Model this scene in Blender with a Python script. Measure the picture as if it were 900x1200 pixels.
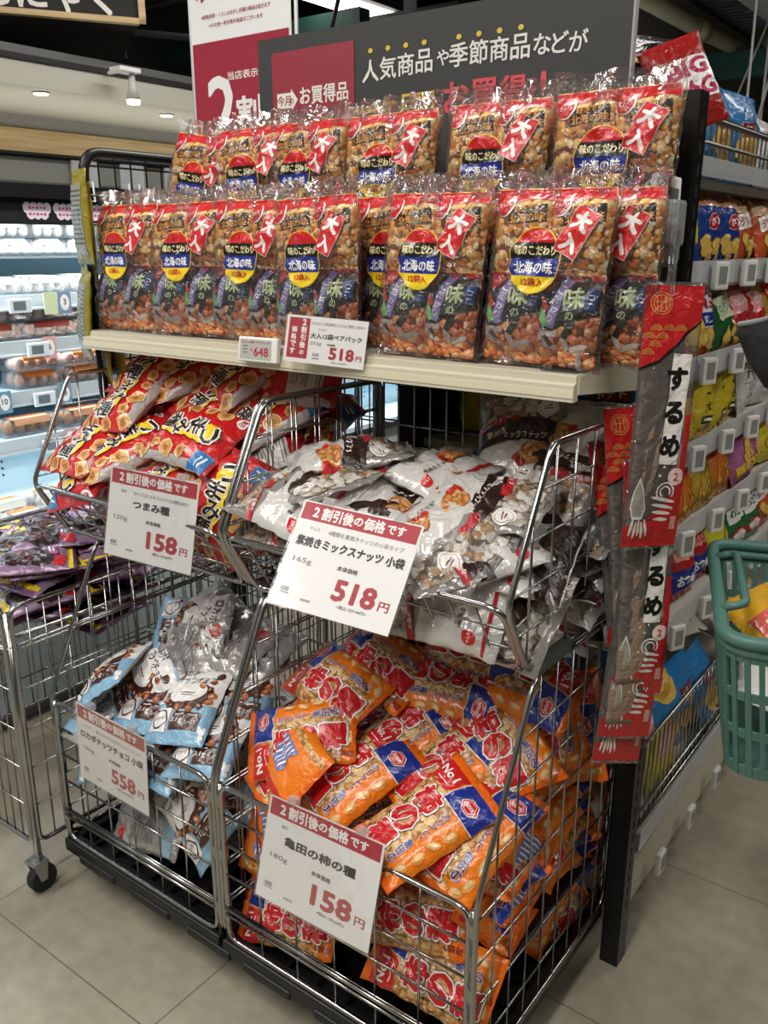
import bpy, bmesh, math, random
import numpy as np
from mathutils import Vector, Matrix, Euler
R = math.radians
for o in list(bpy.data.objects): bpy.data.objects.remove(o)
SC = bpy.context.scene
COL = SC.collection

# ------------------------------------------------------------------ camera
cam = bpy.data.objects.new('camera', bpy.data.cameras.new('camera'))
COL.objects.link(cam)
cam.location = (0, 0, 1.5)
cam.rotation_euler = (R(90 - 17.0), 0, R(36.6))
cam.data.sensor_fit = 'VERTICAL'
cam.data.sensor_height = 24.0
cam.data.lens = 1030.0 / 1200.0 * 24.0
cam.data.clip_end = 60
SC.camera = cam
# ------------------------------------------------------------------ view, world, main lights
SC.view_settings.view_transform = 'Standard'
SC.view_settings.look = 'None'
SC.view_settings.gamma = 1.0
SC.view_settings.use_curve_mapping = False
SC.view_settings.exposure = 0.08
try:
    SC.cycles.use_denoising = True
    SC.cycles.transparent_max_bounces = 28
    SC.cycles.max_bounces = 7
    SC.cycles.glossy_bounces = 3
    SC.cycles.caustics_reflective = False
    SC.cycles.caustics_refractive = False
    SC.cycles.sample_clamp_indirect = 4.0
except Exception:
    pass
W = bpy.data.worlds.new('world'); SC.world = W; W.use_nodes = True
W.node_tree.nodes['Background'].inputs[0].default_value = (0.92, 0.96, 1.0, 1)
W.node_tree.nodes['Background'].inputs[1].default_value = 0.16

def area(name, loc, sx, sy, power, color=(1, .96, .9), rot=(0, 0, 0)):
    l = bpy.data.lights.new(name, 'AREA'); l.shape = 'RECTANGLE'
    l.size = sx; l.size_y = sy; l.energy = power; l.color = color
    o = bpy.data.objects.new(name, l); o.location = loc; o.rotation_euler = rot
    COL.objects.link(o); return o
# ceiling tubes of the shop, in rows over the aisles (all above the frame)
area('ceiling_lamp', (-2.3, -0.6, 3.15), 0.25, 2.4, 64)
area('ceiling_lamp', (-0.4, -1.0, 3.15), 0.25, 2.4, 66)
area('ceiling_lamp', (1.2, 1.2, 3.15), 0.25, 2.4, 34)
area('ceiling_lamp', (0.4, 4.2, 3.15), 0.25, 2.4, 26)
area('ceiling_lamp', (-1.5, 2.7, 3.15), 0.25, 2.4, 62)
# cool strip under the canopy of the refrigerated case
area('case_lamp', (-3.05, 3.0, 1.64), 0.08, 5.2, 54, (.86, .95, 1.0), (0, R(12), 0))

for z_, p_ in ((.745, 15), (.9, 9), (1.08, 9)):     # tubes under the case shelves
    area('shelf_lamp', (-3.14, 3.0, z_), 0.05, 5.2, p_, (.82, .94, 1.0), (0, R(-14), 0))
# upward fill light, added to brighten the soffit and wood wall; no fixture here
area('soffit_fill', (-3.5, 3.0, 1.815), 0.6, 6.5, 13, (1, .95, .86), (R(180), 0, 0))
# ------------------------------------------------------------------ materials
def lin(h):
    if isinstance(h, (tuple, list)): return tuple(h)[:3] + (1,)
    c = [((h >> s) & 255) / 255 for s in (16, 8, 0)]
    return tuple(x / 12.92 if x <= .04045 else ((x + .055) / 1.055) ** 2.4 for x in c) + (1,)
MATS = {}
def M(name, col=0x808080, rough=.5, metal=0., bump=0., bscale=80, coat=0., emit=0., spec=.5):
    if name in MATS: return MATS[name]
    m = bpy.data.materials.new(name); m.use_nodes = True
    nt = m.node_tree; b = nt.nodes['Principled BSDF']
    b.inputs['Base Color'].default_value = lin(col)
    b.inputs['Roughness'].default_value = rough
    b.inputs['Metallic'].default_value = metal
    b.inputs['Coat Weight'].default_value = coat
    b.inputs['Specular IOR Level'].default_value = spec
    b.inputs['Coat Roughness'].default_value = .15
    if emit:
        b.inputs['Emission Color'].default_value = lin(col); b.inputs['Emission Strength'].default_value = emit
    if bump:
        tc = nt.nodes.new('ShaderNodeTexCoord'); n = nt.nodes.new('ShaderNodeTexNoise')
        n.inputs['Scale'].default_value = bscale; n.inputs['Detail'].default_value = 3; n.inputs['Distortion'].default_value = 1.2
        bp = nt.nodes.new('ShaderNodeBump'); bp.inputs['Strength'].default_value = bump; bp.inputs['Distance'].default_value = .01
        nt.links.new(tc.outputs['Object'], n.inputs['Vector']); nt.links.new(n.outputs['Fac'], bp.inputs['Height'])
        nt.links.new(bp.outputs['Normal'], b.inputs['Normal'])
    MATS[name] = m; return m
def foil(name, col, metal=0., rough=.28, bump=.55, bscale=38):
    return M(name, col, rough, metal, bump, bscale, .35)
def ink(name, col):                # printing on foil: same gloss and crinkle as the foil below
    return M('ink_' + name, col, .3, 0, .5, 38, .3)
def film_mat(name='clear_film', haze=.05, gloss=.9, tint=(1, 1, 1, 1), bump=1.0, scale=28, base=.03):
    if name in MATS: return MATS[name]
    m = bpy.data.materials.new(name); m.use_nodes = True; nt = m.node_tree; nt.nodes.clear()
    N = nt.nodes.new; L = nt.links.new
    out = N('ShaderNodeOutputMaterial'); tr = N('ShaderNodeBsdfTransparent'); gl = N('ShaderNodeBsdfGlossy'); df = N('ShaderNodeBsdfDiffuse')
    tr.inputs[0].default_value = tint; gl.inputs['Roughness'].default_value = .12; gl.inputs['Color'].default_value = (1, 1, 1, 1)
    df.inputs[0].default_value = (.85, .87, .9, 1)
    tc = N('ShaderNodeTexCoord'); n = N('ShaderNodeTexNoise'); n.inputs['Scale'].default_value = scale; n.inputs['Detail'].default_value = 3; n.inputs['Distortion'].default_value = 2.0
    bp = N('ShaderNodeBump'); bp.inputs['Strength'].default_value = bump; bp.inputs['Distance'].default_value = .02
    L(tc.outputs['Object'], n.inputs['Vector']); L(n.outputs['Fac'], bp.inputs['Height'])
    lw = N('ShaderNodeLayerWeight'); lw.inputs['Blend'].default_value = .35
    for s in (gl, lw): L(bp.outputs['Normal'], s.inputs['Normal'])
    mm = N('ShaderNodeMath'); mm.operation = 'MULTIPLY_ADD'; mm.inputs[1].default_value = gloss; mm.inputs[2].default_value = base; mm.use_clamp = True
    L(lw.outputs['Fresnel'], mm.inputs[0])
    m1 = N('ShaderNodeMixShader'); m1.inputs[0].default_value = haze; L(tr.outputs[0], m1.inputs[1]); L(df.outputs[0], m1.inputs[2])
    m2 = N('ShaderNodeMixShader'); L(mm.outputs[0], m2.inputs[0]); L(m1.outputs[0], m2.inputs[1]); L(gl.outputs[0], m2.inputs[2])
    L(m2.outputs[0], out.inputs[0]); MATS[name] = m; return m
def nuts(name, cols, scale=60, gap=0x2a1206, bump=1.0, rough=.35, gapw=.12):
    """photo-printed or visible mixed nuts: voronoi pieces in several browns with dark gaps"""
    if name in MATS: return MATS[name]
    m = M(name, cols[0], rough, 0, 0, 0, .3); nt = m.node_tree; b = nt.nodes['Principled BSDF']; N = nt.nodes.new; L = nt.links.new
    tc = N('ShaderNodeTexCoord'); nz = N('ShaderNodeTexNoise'); nz.inputs['Scale'].default_value = scale * .5
    mx = N('ShaderNodeMixRGB'); mx.inputs[0].default_value = .012; L(tc.outputs['Object'], mx.inputs[1]); L(nz.outputs['Color'], mx.inputs[2]); L(tc.outputs['Object'], nz.inputs['Vector'])
    def level(sc, off, dark):
        mp = N('ShaderNodeMapping'); mp.inputs['Location'].default_value = (off, off * .7, off * .3); mp.inputs['Rotation'].default_value = (off, off * 2, off * 3); L(mx.outputs[0], mp.inputs[0])
        v = N('ShaderNodeTexVoronoi'); v.inputs['Scale'].default_value = sc; v.inputs['Randomness'].default_value = .85; L(mp.outputs[0], v.inputs['Vector'])
        sp = N('ShaderNodeSeparateColor'); L(v.outputs['Color'], sp.inputs[0])
        cr = N('ShaderNodeValToRGB'); e = cr.color_ramp; e.interpolation = 'CONSTANT'
        while len(e.elements) < len(cols): e.elements.new(.5)
        for i, c in enumerate(cols):
            q = lin(c); e.elements[i].position = i / len(cols); e.elements[i].color = tuple(x * dark for x in q[:3]) + (1,)
        L(sp.outputs[0], cr.inputs[0])
        mr = N('ShaderNodeMapRange'); mr.inputs['From Min'].default_value = .60; mr.inputs['From Max'].default_value = .50; L(v.outputs['Distance'], mr.inputs['Value'])
        iv = N('ShaderNodeMath'); iv.operation = 'SUBTRACT'; iv.inputs[0].default_value = .6; iv.use_clamp = True; L(v.outputs['Distance'], iv.inputs[1])
        return cr, mr, iv
    c1, k1, h1 = level(scale, .0, 1.0); c2, k2, h2 = level(scale * 1.15, .37, .82)
    m0 = N('ShaderNodeMixRGB'); m0.inputs[1].default_value = lin(gap); L(k2.outputs[0], m0.inputs[0]); L(c2.outputs[0], m0.inputs[2])
    m2 = N('ShaderNodeMixRGB'); L(k1.outputs[0], m2.inputs[0]); L(m0.outputs[0], m2.inputs[1]); L(c1.outputs[0], m2.inputs[2])
    mr = N('ShaderNodeMath'); mr.operation = 'MAXIMUM'; hm = N('ShaderNodeMath'); hm.operation = 'MULTIPLY'; hm.inputs[1].default_value = .6; L(h2.outputs[0], hm.inputs[0]); L(h1.outputs[0], mr.inputs[0]); L(hm.outputs[0], mr.inputs[1])
    nb = N('ShaderNodeTexNoise'); nb.inputs['Scale'].default_value = scale * 4; L(tc.outputs['Object'], nb.inputs['Vector'])
    m3 = N('ShaderNodeMixRGB'); m3.blend_type = 'OVERLAY'; m3.inputs[0].default_value = .35; L(m2.outputs[0], m3.inputs[1]); L(nb.outputs['Fac'], m3.inputs[2])
    L(m3.outputs[0], b.inputs['Base Color'])
    bp = N('ShaderNodeBump'); bp.inputs['Strength'].default_value = bump * .6; bp.inputs['Distance'].default_value = .012
    L(mr.outputs[0], bp.inputs['Height']); L(bp.outputs['Normal'], b.inputs['Normal'])
    return m

CHROME = M('chrome_wire', 0xa9a9a7, .22, 1.0)
BLACKMETAL = M('black_steel', 0x161616, .38, .3)
BLACKPLASTIC = M('black_plastic', 0x121314, .45)
BEIGE = M('beige_steel', 0xcfc9b4, .4)
WHITE = M('white_plastic', 0xe9e9e6, .4)
RUBBER = M('rubber', 0x1a1a1a, .7)
CARD = M('card_white', 0xf2f1ef, .5)
CRED = M('card_red', 0xb22034, .5)
CBLACK = M('card_black', 0x161616, .5)
CGREY = M('card_grey', 0x6b6b6b, .5)
CLEAR = film_mat('clear_acrylic', .04, .7, (.97, .98, .98, 1), .05, 10, .05)
FILM = film_mat('clear_film', .02, .62, (1, 1, 1, 1), .7, 24, .012)
SLEEVE = film_mat('card_sleeve', .01, .25, (1, 1, 1, 1), .05, 10, .01)

# ------------------------------------------------------------------ mesh builder
def frame_of(d):
    d = d.normalized(); a = Vector((0, 0, 1)) if abs(d.z) < .9 else Vector((1, 0, 0))
    x = d.cross(a).normalized(); return x, d.cross(x).normalized()
class MB:
    def __init__(s): s.v = []; s.f = []; s.m = []
    def add(s, vs, fs, mi=0):
        k = len(s.v); s.v += [tuple(v) for v in vs]; s.f += [tuple(i + k for i in f) for f in fs]; s.m += [mi] * len(fs); return s
    def box(s, c, d, rot=None, mi=0):
        x, y, z = (t / 2 for t in d)
        vs = [Vector((i * x, j * y, k * z)) for k in (-1, 1) for j in (-1, 1) for i in (-1, 1)]
        if rot is not None:
            q = Euler(rot).to_matrix() if not isinstance(rot, Matrix) else rot
            vs = [q @ v for v in vs]
        c = Vector(c)
        return s.add([v + c for v in vs], [(0, 2, 3, 1), (4, 5, 7, 6), (0, 1, 5, 4), (2, 6, 7, 3), (0, 4, 6, 2), (1, 3, 7, 5)], mi)
    def bb(s, a, b, mi=0):          # box from corner to corner
        return s.box([(p + q) / 2 for p, q in zip(a, b)], [abs(q - p) for p, q in zip(a, b)], None, mi)
    def tube(s, pts, r, n=6, closed=False, mi=0, cap=True):
        P = [Vector(p) for p in pts]; k = len(P); vs = []; X = None
        rs = r if isinstance(r, (list, tuple)) else [r] * k
        for i, p in enumerate(P):
            if closed: d = P[(i + 1) % k] - P[i - 1]
            else: d = P[min(i + 1, k - 1)] - P[max(i - 1, 0)]
            d = d.normalized()
            if X is None: X, Y = frame_of(d)
            else:
                X = (X - d * X.dot(d)); X = X.normalized() if X.length > 1e-6 else frame_of(d)[0]
                Y = d.cross(X)
            vs += [p + (X * math.cos(2 * math.pi * j / n) + Y * math.sin(2 * math.pi * j / n)) * rs[i] for j in range(n)]
        fs = []
        for i in range(k if closed else k - 1):
            a, b = i * n, ((i + 1) % k) * n
            fs += [(a + j, a + (j + 1) % n, b + (j + 1) % n, b + j) for j in range(n)]
        if not closed and cap: fs += [tuple(reversed(range(n))), tuple(range((k - 1) * n, k * n))]
        return s.add(vs, fs, mi)
    def prism(s, poly, a, b, axis=1, mi=0):   # poly in the two other axes, extruded from a to b along axis
        def put(p, t):
            q = [0, 0, 0]; o = [i for i in range(3) if i != axis]; q[o[0]], q[o[1]], q[axis] = p[0], p[1], t; return q
        n = len(poly); vs = [put(p, a) for p in poly] + [put(p, b) for p in poly]
        return s.add(vs, [tuple(range(n)), tuple(reversed(range(n, 2 * n)))] + [(i, n + i, n + (i + 1) % n, (i + 1) % n) for i in range(n)], mi)
    def lathe(s, c, prof, n=16, mi=0, axis=2):
        vs = []; c = Vector(c)
        for r, h in prof:
            for j in range(n):
                a = 2 * math.pi * j / n; q = [r * math.cos(a), r * math.sin(a), h]
                if axis == 0: q = [q[2], q[0], q[1]]
                elif axis == 1: q = [q[0], q[2], q[1]]
                vs.append(c + Vector(q))
        k = len(prof); fs = [(i * n + j, i * n + (j + 1) % n, (i + 1) * n + (j + 1) % n, (i + 1) * n + j) for i in range(k - 1) for j in range(n)]
        fs += [tuple(reversed(range(n))), tuple(range((k - 1) * n, k * n))]
        return s.add(vs, fs, mi)
    def build(s, name, mats, parent=None, smooth=False, world=True, bevel=0):
        me = bpy.data.meshes.new(name); off = Vector((0, 0, 0))
        if parent is not None and world:
            q = parent
            while q is not None: off = off + q.location; q = q.parent
        me.from_pydata([Vector(v) - off for v in s.v], [], s.f)
        for m in (mats if isinstance(mats, (list, tuple)) else [mats]): me.materials.append(m)
        me.polygons.foreach_set('material_index', s.m)
        if smooth: me.polygons.foreach_set('use_smooth', [True] * len(me.polygons))
        me.update()
        o = bpy.data.objects.new(name, me); COL.objects.link(o)
        if parent is not None: o.parent = parent
        if bevel:
            md = o.modifiers.new('bevel', 'BEVEL'); md.width = bevel; md.segments = 2; md.limit_method = 'ANGLE'
        return o
def fillet(pts, r, n=4, closed=True):
    P = [Vector(p) for p in pts]; k = len(P); out = []
    for i in range(k):
        if not closed and i in (0, k - 1): out.append(P[i]); continue
        a, b, c = P[i - 1], P[i], P[(i + 1) % k]
        u, v = (a - b), (c - b); rr = min(r, u.length * .45, v.length * .45)
        p, q = b + u.normalized() * rr, b + v.normalized() * rr
        for t in range(n + 1):
            t /= n; out.append((1 - t) ** 2 * p + 2 * t * (1 - t) * b + t * t * q)
    return out
def tag(o, label=None, cat=None, group=None, kind=None):
    if label: o['label'] = label
    if cat: o['category'] = cat
    if group: o['group'] = group
    if kind: o['kind'] = kind
    return o
def thing(name, label, cat, loc=(0, 0, 0), rot=(0, 0, 0), group=None):
    o = bpy.data.objects.new(name, None); o.empty_display_size = .05; COL.objects.link(o)
    o.location = loc; o.rotation_euler = rot
    return tag(o, label, cat, group)
def struct(o): o['kind'] = 'structure'; return o
def copy_tree(o, parent=None):
    c = o.copy(); COL.objects.link(c)
    if parent is not None: c.parent = parent
    for ch in o.children: copy_tree(ch, c)
    return c

# ------------------------------------------------------------------ printing
_G = {}
def glyphs(s, bold=0., res=2):
    """outline of a short text, centred; bold strokes come from shifted copies laid over each other"""
    k = (s, bold, res)
    if k in _G: return _G[k]
    if bold:
        v, f, sz = glyphs(s, 0, res); b = bold * .62
        ring = [(math.cos(a), math.sin(a)) for a in np.linspace(0, 2 * math.pi, 9 if bold > .055 else 5)[:-1]] + ([(0, 0)] if bold > .055 else [])
        if bold <= .055: ring = [(x * .7 - y * .7, x * .7 + y * .7) for x, y in ring]
        _G[k] = ([v + np.array([x * b, y * b]) for x, y in ring], f, sz + 2 * b * (1 if bold > .055 else .7)); return _G[k]
    cu = bpy.data.curves.new('t', 'FONT'); cu.body = s; cu.resolution_u = res
    o = bpy.data.objects.new('t', cu); COL.objects.link(o)
    dg = bpy.context.evaluated_depsgraph_get(); me = bpy.data.meshes.new_from_object(o.evaluated_get(dg))
    v = np.array([x.co[:2] for x in me.vertices]) if len(me.vertices) else np.zeros((0, 2))
    f = [tuple(p.vertices) for p in me.polygons]
    bpy.data.objects.remove(o); bpy.data.curves.remove(cu); bpy.data.meshes.remove(me)
    if len(v):
        lo, hi = v.min(0), v.max(0); v = v - (lo + hi) / 2; size = hi - lo
    else: size = np.array([1, 1.])
    _G[k] = (v, f, size); return _G[k]
class Design:
    def __init__(s): s.e = []; s.mats = []
    def mi(s, m):
        if m not in s.mats: s.mats.append(m)
        return s.mats.index(m)
    def put(s, v, f, m, l, c=(0, 0), rot=0):
        a = R(rot); Q = np.array([[math.cos(a), -math.sin(a)], [math.sin(a), math.cos(a)]])
        v = np.asarray(v, float) @ Q.T + np.array(c)
        s.e.append((v, f, s.mi(m), l)); return s
    def rect(s, cx, cy, w, h, m, rot=0, l=0):
        return s.put([(-w / 2, -h / 2), (w / 2, -h / 2), (w / 2, h / 2), (-w / 2, h / 2)], [(0, 1, 2, 3)], m, l, (cx, cy), rot)
    def ell(s, cx, cy, rx, ry, m, l=0, rot=0, y0=-1, y1=1, n=26):
        p = [(math.cos(t) * rx, max(y0, min(y1, math.sin(t))) * ry) for t in np.linspace(0, 2 * math.pi, n, endpoint=False)]
        if y0 > -1 or y1 < 1:
            ts = np.linspace(math.asin(y0), math.asin(y1), n // 2)
            p = [(math.cos(t) * rx, math.sin(t) * ry) for t in ts] + [(-math.cos(t) * rx, math.sin(t) * ry) for t in ts[::-1]]
            if y1 == 1: del p[n // 2]
            if y0 == -1: del p[-1]
        return s.put(p, [tuple(range(len(p)))], m, l, (cx, cy), rot)
    def poly(s, pts, m, l=0, c=(0, 0), rot=0): return s.put(pts, [tuple(range(len(pts)))], m, l, c, rot)
    def blob(s, cx, cy, rx, ry, m, l=0, rot=0, seed=0, n=11, k=.18):
        g = random.Random(seed); p = []
        for i in range(n):
            t = 2 * math.pi * i / n; q = 1 + g.uniform(-k, k); p.append((math.cos(t) * rx * q, math.sin(t) * ry * q))
        return s.poly(p, m, l, (cx, cy), rot)
    def text(s, t, cx, cy, h, m, w=None, rot=0, l=1, bold=0., res=2):
        v, f, sz = glyphs(t, bold, res)
        if not len(v): return s
        k = h / sz[1]; kx = (w / sz[0]) if w else k
        for i, q in enumerate(v if isinstance(v, list) else [v]): s.put(q * np.array([kx, k]), f, m, l + .07 * i, (cx, cy), rot)
        return s
    def vtext(s, t, cx, y0, size, m, step=None, l=1, bold=0., rot=0):
        st = step or size * 1.12
        for i, ch in enumerate(t):
            v, f, sz = glyphs(ch, bold); k = size / max(.7, sz.max() if ch not in 'っッ!' else .8)
            a = R(rot)
            for n, q in enumerate(v if isinstance(v, list) else [v]): s.put(q * k, f, m, l + .07 * n, (cx + math.sin(a) * i * st, y0 - math.cos(a) * i * st), rot)
        return s
    def flat(s, name, parent, z=0.0004, dz=.00025, mats=None):
        mb = MB()
        for v, f, mi, l in s.e: mb.add([(p[0], p[1], z + dz * l) for p in v], f, mi)
        return mb.build(name, s.mats, parent, world=False)
    def compile(s, xs, ys):
        bm = bmesh.new()
        for v, f, mi, l in s.e:
            vv = [bm.verts.new((p[0], p[1], l)) for p in v]
            for q in f:
                try: fc = bm.faces.new([vv[i] for i in q]); fc.material_index = mi
                except ValueError: pass
        for lines, no in ((xs, (1, 0, 0)), (ys, (0, 1, 0))):
            for t in lines[1:-1]:
                bmesh.ops.bisect_plane(bm, geom=bm.verts[:] + bm.edges[:] + bm.faces[:], dist=1e-7, plane_co=Vector(no) * t, plane_no=no)
        bm.verts.index_update()
        V = [tuple(v.co) for v in bm.verts]; F = []; Mi = []
        for f in bm.faces:                       # cut along the cell diagonal so the print follows the body's triangles
            c = f.calc_center_bounds(); i = min(max(np.searchsorted(xs, c.x) - 1, 0), len(xs) - 2); j = min(max(np.searchsorted(ys, c.y) - 1, 0), len(ys) - 2)
            sd = [(v.co.x - xs[i]) / (xs[i + 1] - xs[i]) - (v.co.y - ys[j]) / (ys[j + 1] - ys[j]) for v in f.verts]; ix = [v.index for v in f.verts]
            if min(sd) > -1e-5 or max(sd) < 1e-5: F.append(tuple(ix)); Mi.append(f.material_index); continue
            A, B = [], []
            for k in range(len(ix)):
                a, b, p, q = sd[k], sd[(k + 1) % len(ix)], ix[k], ix[(k + 1) % len(ix)]
                if a >= 0: A.append(p)
                if a <= 0: B.append(p)
                if a * b < 0:
                    t = a / (a - b); V.append(tuple(u + (w - u) * t for u, w in zip(V[p], V[q]))); A.append(len(V) - 1); B.append(len(V) - 1)
            for P in (A, B):
                if len(P) > 2: F.append(tuple(P)); Mi.append(f.material_index)
        bm.free(); return np.array(V), F, Mi

# ------------------------------------------------------------------ pillow bags
class Pillow:
    def __init__(s, w, h, t, nu=12, nv=16, st=.012, sb=.012, a=2.8, b=2.6, g=1.0, noise=.002, ku=0., kv=0., tw=0., seed=0, ripple=.0012, pinch=.05, wave=0.):
        xs = np.linspace(-w / 2, w / 2, nu + 1)
        ys = np.concatenate([[-h / 2], np.linspace(-h / 2 + sb, h / 2 - st, nv - 1), [h / 2]])
        s.xs, s.ys, s.w, s.h = xs, ys, w, h
        X, Y = np.meshgrid(xs, ys); g_ = np.random.RandomState(seed)
        y0, y1 = -h / 2 + sb, h / 2 - st
        v = np.clip((Y - (y0 + y1) / 2) / ((y1 - y0) / 2), -1, 1); v = ((v + 1) / 2) ** g * 2 - 1
        u = X / (w / 2)
        pv = np.clip(1 - np.abs(v) ** b, 0, 1) ** .6; p = np.clip(1 - np.abs(u) ** a, 0, 1) ** .6 * pv
        def nz(k=5, f=34):
            q = np.zeros_like(X)
            for _ in range(k):
                fx, fy = g_.uniform(-f, f, 2) * .12 / max(w, .1) * 1.4; q += np.sin(fx * X * 9 + fy * Y * 9 + g_.uniform(0, 7))
            return q / k * 1.6
        edge = np.clip(1 - np.abs(u) ** 6, 0, 1)
        n1, n2 = nz(), nz()
        zf = t / 2 * p * (1 + .10 * nz(3)) + noise * n1 * (.15 + p)
        zb = -t / 2 * p * (1 + .10 * nz(3)) + noise * n1 * (.15 + p) * .6
        rip = ripple * np.sin(X * 2 * math.pi / .019 + g_.uniform(0, 6)) * (1 - pv) * edge + wave * nz(3, 20) * (1 - pv) * (Y > 0)
        bend = -ku * X ** 2 / 2 - kv * Y ** 2 / 2 + tw * X * Y
        Xs = X * (1 - pinch * pv) + .0015 * np.sin(Y * 160) * (np.abs(u) > .99)
        s.front = np.stack([Xs, Y, zf + rip + bend + .0004], -1); s.back = np.stack([Xs, Y, zb + rip + bend - .0004], -1)
        du = np.gradient(s.front, axis=1); dv = np.gradient(s.front, axis=0); N = np.cross(du, dv); s.N = N / np.linalg.norm(N, axis=-1, keepdims=True)
    def mesh(s, name, mats, fmat=None):
        nv, nu = len(s.ys), len(s.xs); V = np.concatenate([s.front.reshape(-1, 3), s.back.reshape(-1, 3)]); F = []; Mi = []
        K = nu * nv
        for j in range(nv - 1):
            for i in range(nu - 1):
                a = j * nu + i; F += [(a, a + 1, a + nu + 1), (a, a + nu + 1, a + nu)]; b = K + a; F += [(b, b + nu, b + nu + 1), (b, b + nu + 1, b + 1)]
                if fmat:
                    uc, vc = (s.xs[i] + s.xs[i + 1]) / s.w, (s.ys[j] + s.ys[j + 1]) / s.h
                    Mi += [fmat(uc, vc, 1, j, nv - 2)] * 2 + [fmat(uc, vc, -1, j, nv - 2)] * 2
                else: Mi += [0] * 4
        for j in range(nv - 1):                   # rim
            a, b = j * nu, j * nu + nu - 1; F += [(a, a + nu, K + a + nu, K + a), (b + nu, b, K + b, K + b + nu)]; Mi += [Mi[4 * (j * (nu - 1))]] * 2
        for i in range(nu - 1):
            a, b = i, (nv - 1) * nu + i; F += [(a + 1, a, K + a, K + a + 1), (b, b + 1, K + b + 1, K + b)]; Mi += [Mi[0], Mi[4 * (nu - 1) * (nv - 1) - 4]]
        me = bpy.data.meshes.new(name); me.from_pydata([tuple(v) for v in V], [], F)
        for m in mats: me.materials.append(m)
        me.polygons.foreach_set('material_index', Mi[:len(F)]); me.polygons.foreach_set('use_smooth', [True] * len(F)); me.update(); return me
    def wrap(s, comp, mats, name, off=.0011, dl=.00035):
        v, F, Mi = comp; x = np.clip(v[:, 0], s.xs[0], s.xs[-1]); y = np.clip(v[:, 1], s.ys[0], s.ys[-1])
        i = np.clip(np.searchsorted(s.xs, x) - 1, 0, len(s.xs) - 2); j = np.clip(np.searchsorted(s.ys, y) - 1, 0, len(s.ys) - 2)
        fx = ((x - s.xs[i]) / (s.xs[i + 1] - s.xs[i]))[:, None]; fy = ((y - s.ys[j]) / (s.ys[j + 1] - s.ys[j]))[:, None]
        def L(A):
            lo = A[j, i] * (1 - fx) + A[j, i + 1] * (fx - fy) + A[j + 1, i + 1] * fy; hi = A[j, i] * (1 - fy) + A[j + 1, i] * (fy - fx) + A[j + 1, i + 1] * fx
            return np.where(fx >= fy, lo, hi)
        P = L(s.front) + L(s.N) * (off + dl * v[:, 2])[:, None]
        me = bpy.data.meshes.new(name); me.from_pydata([tuple(p) for p in P], [], F)
        for m in mats: me.materials.append(m)
        me.polygons.foreach_set('material_index', Mi); me.polygons.foreach_set('use_smooth', [True] * len(F)); me.update(); return me
def ob(name, me, parent=None, loc=(0, 0, 0), rot=(0, 0, 0)):
    o = bpy.data.objects.new(name, me); COL.objects.link(o); o.location = loc; o.rotation_euler = rot
    if parent is not None: o.parent = parent
    return o
class Kind:
    """one kind of bag: a few crumpled variants that share printing; make() sets out a new bag"""
    def __init__(s, name, cat, mats, fmat=None): s.name, s.cat, s.mats, s.fmat, s.var = name, cat, mats, fmat, []
    def add(s, pil, design, part='printed_front', fmat=None):
        comp = design.compile(pil.xs, pil.ys)
        s.var.append((pil.mesh(s.name, s.mats, fmat or s.fmat), pil.wrap(comp, design.mats, part), part)); return s
    def make(s, k, loc, rot, label, group, sc=1.0):
        me, pr, part = s.var[k % len(s.var)]
        o = ob(s.name, me, None, loc, rot); o.scale = (sc,) * 3; tag(o, label, s.cat, group); ob(part, pr, o); return o

# ================================================================== SETTING
def floor_material():
    m = M('concrete_tile', 0x88857d, .34); nt = m.node_tree; b = nt.nodes['Principled BSDF']; N = nt.nodes.new; L = nt.links.new
    tc = N('ShaderNodeTexCoord'); n1 = N('ShaderNodeTexNoise'); n1.inputs['Scale'].default_value = 2.2; n1.inputs['Detail'].default_value = 8
    n2 = N('ShaderNodeTexNoise'); n2.inputs['Scale'].default_value = 26; n2.inputs['Detail'].default_value = 6
    L(tc.outputs['Object'], n1.inputs[0]); L(tc.outputs['Object'], n2.inputs[0])
    cr = N('ShaderNodeValToRGB'); cr.color_ramp.elements[0].position = .3; cr.color_ramp.elements[0].color = lin(0x868070); cr.color_ramp.elements[1].position = .7; cr.color_ramp.elements[1].color = lin(0xa69f8c)
    L(n1.outputs['Fac'], cr.inputs[0])
    m1 = N('ShaderNodeMixRGB'); m1.blend_type = 'OVERLAY'; m1.inputs[0].default_value = .25; L(cr.outputs[0], m1.inputs[1]); L(n2.outputs['Fac'], m1.inputs[2])
    sx = N('ShaderNodeSeparateXYZ'); L(tc.outputs['Object'], sx.inputs[0]); prev = None
    for i, (o, per) in enumerate(((1.196, .575), (-.822, .55))):     # straight joints every tile
        a = N('ShaderNodeMath'); a.operation = 'ADD'; a.inputs[1].default_value = o + per / 2; L(sx.outputs[i], a.inputs[0])
        p = N('ShaderNodeMath'); p.operation = 'PINGPONG'; p.inputs[1].default_value = per / 2; L(a.outputs[0], p.inputs[0])
        c = N('ShaderNodeMath'); c.operation = 'GREATER_THAN'; c.inputs[1].default_value = per / 2 - .0016; L(p.outputs[0], c.inputs[0])
        if prev:
            q = N('ShaderNodeMath'); q.operation = 'MAXIMUM'; L(prev.outputs[0], q.inputs[0]); L(c.outputs[0], q.inputs[1]); prev = q
        else: prev = c
    m2 = N('ShaderNodeMixRGB'); m2.inputs[2].default_value = lin(0x64615b); L(prev.outputs[0], m2.inputs[0]); L(m1.outputs[0], m2.inputs[1]); L(m2.outputs[0], b.inputs['Base Color'])
    mr = N('ShaderNodeMapRange'); mr.inputs['To Min'].default_value = .28; mr.inputs['To Max'].default_value = .5; L(n2.outputs['Fac'], mr.inputs[0]); L(mr.outputs[0], b.inputs['Roughness'])
    return m
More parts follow.
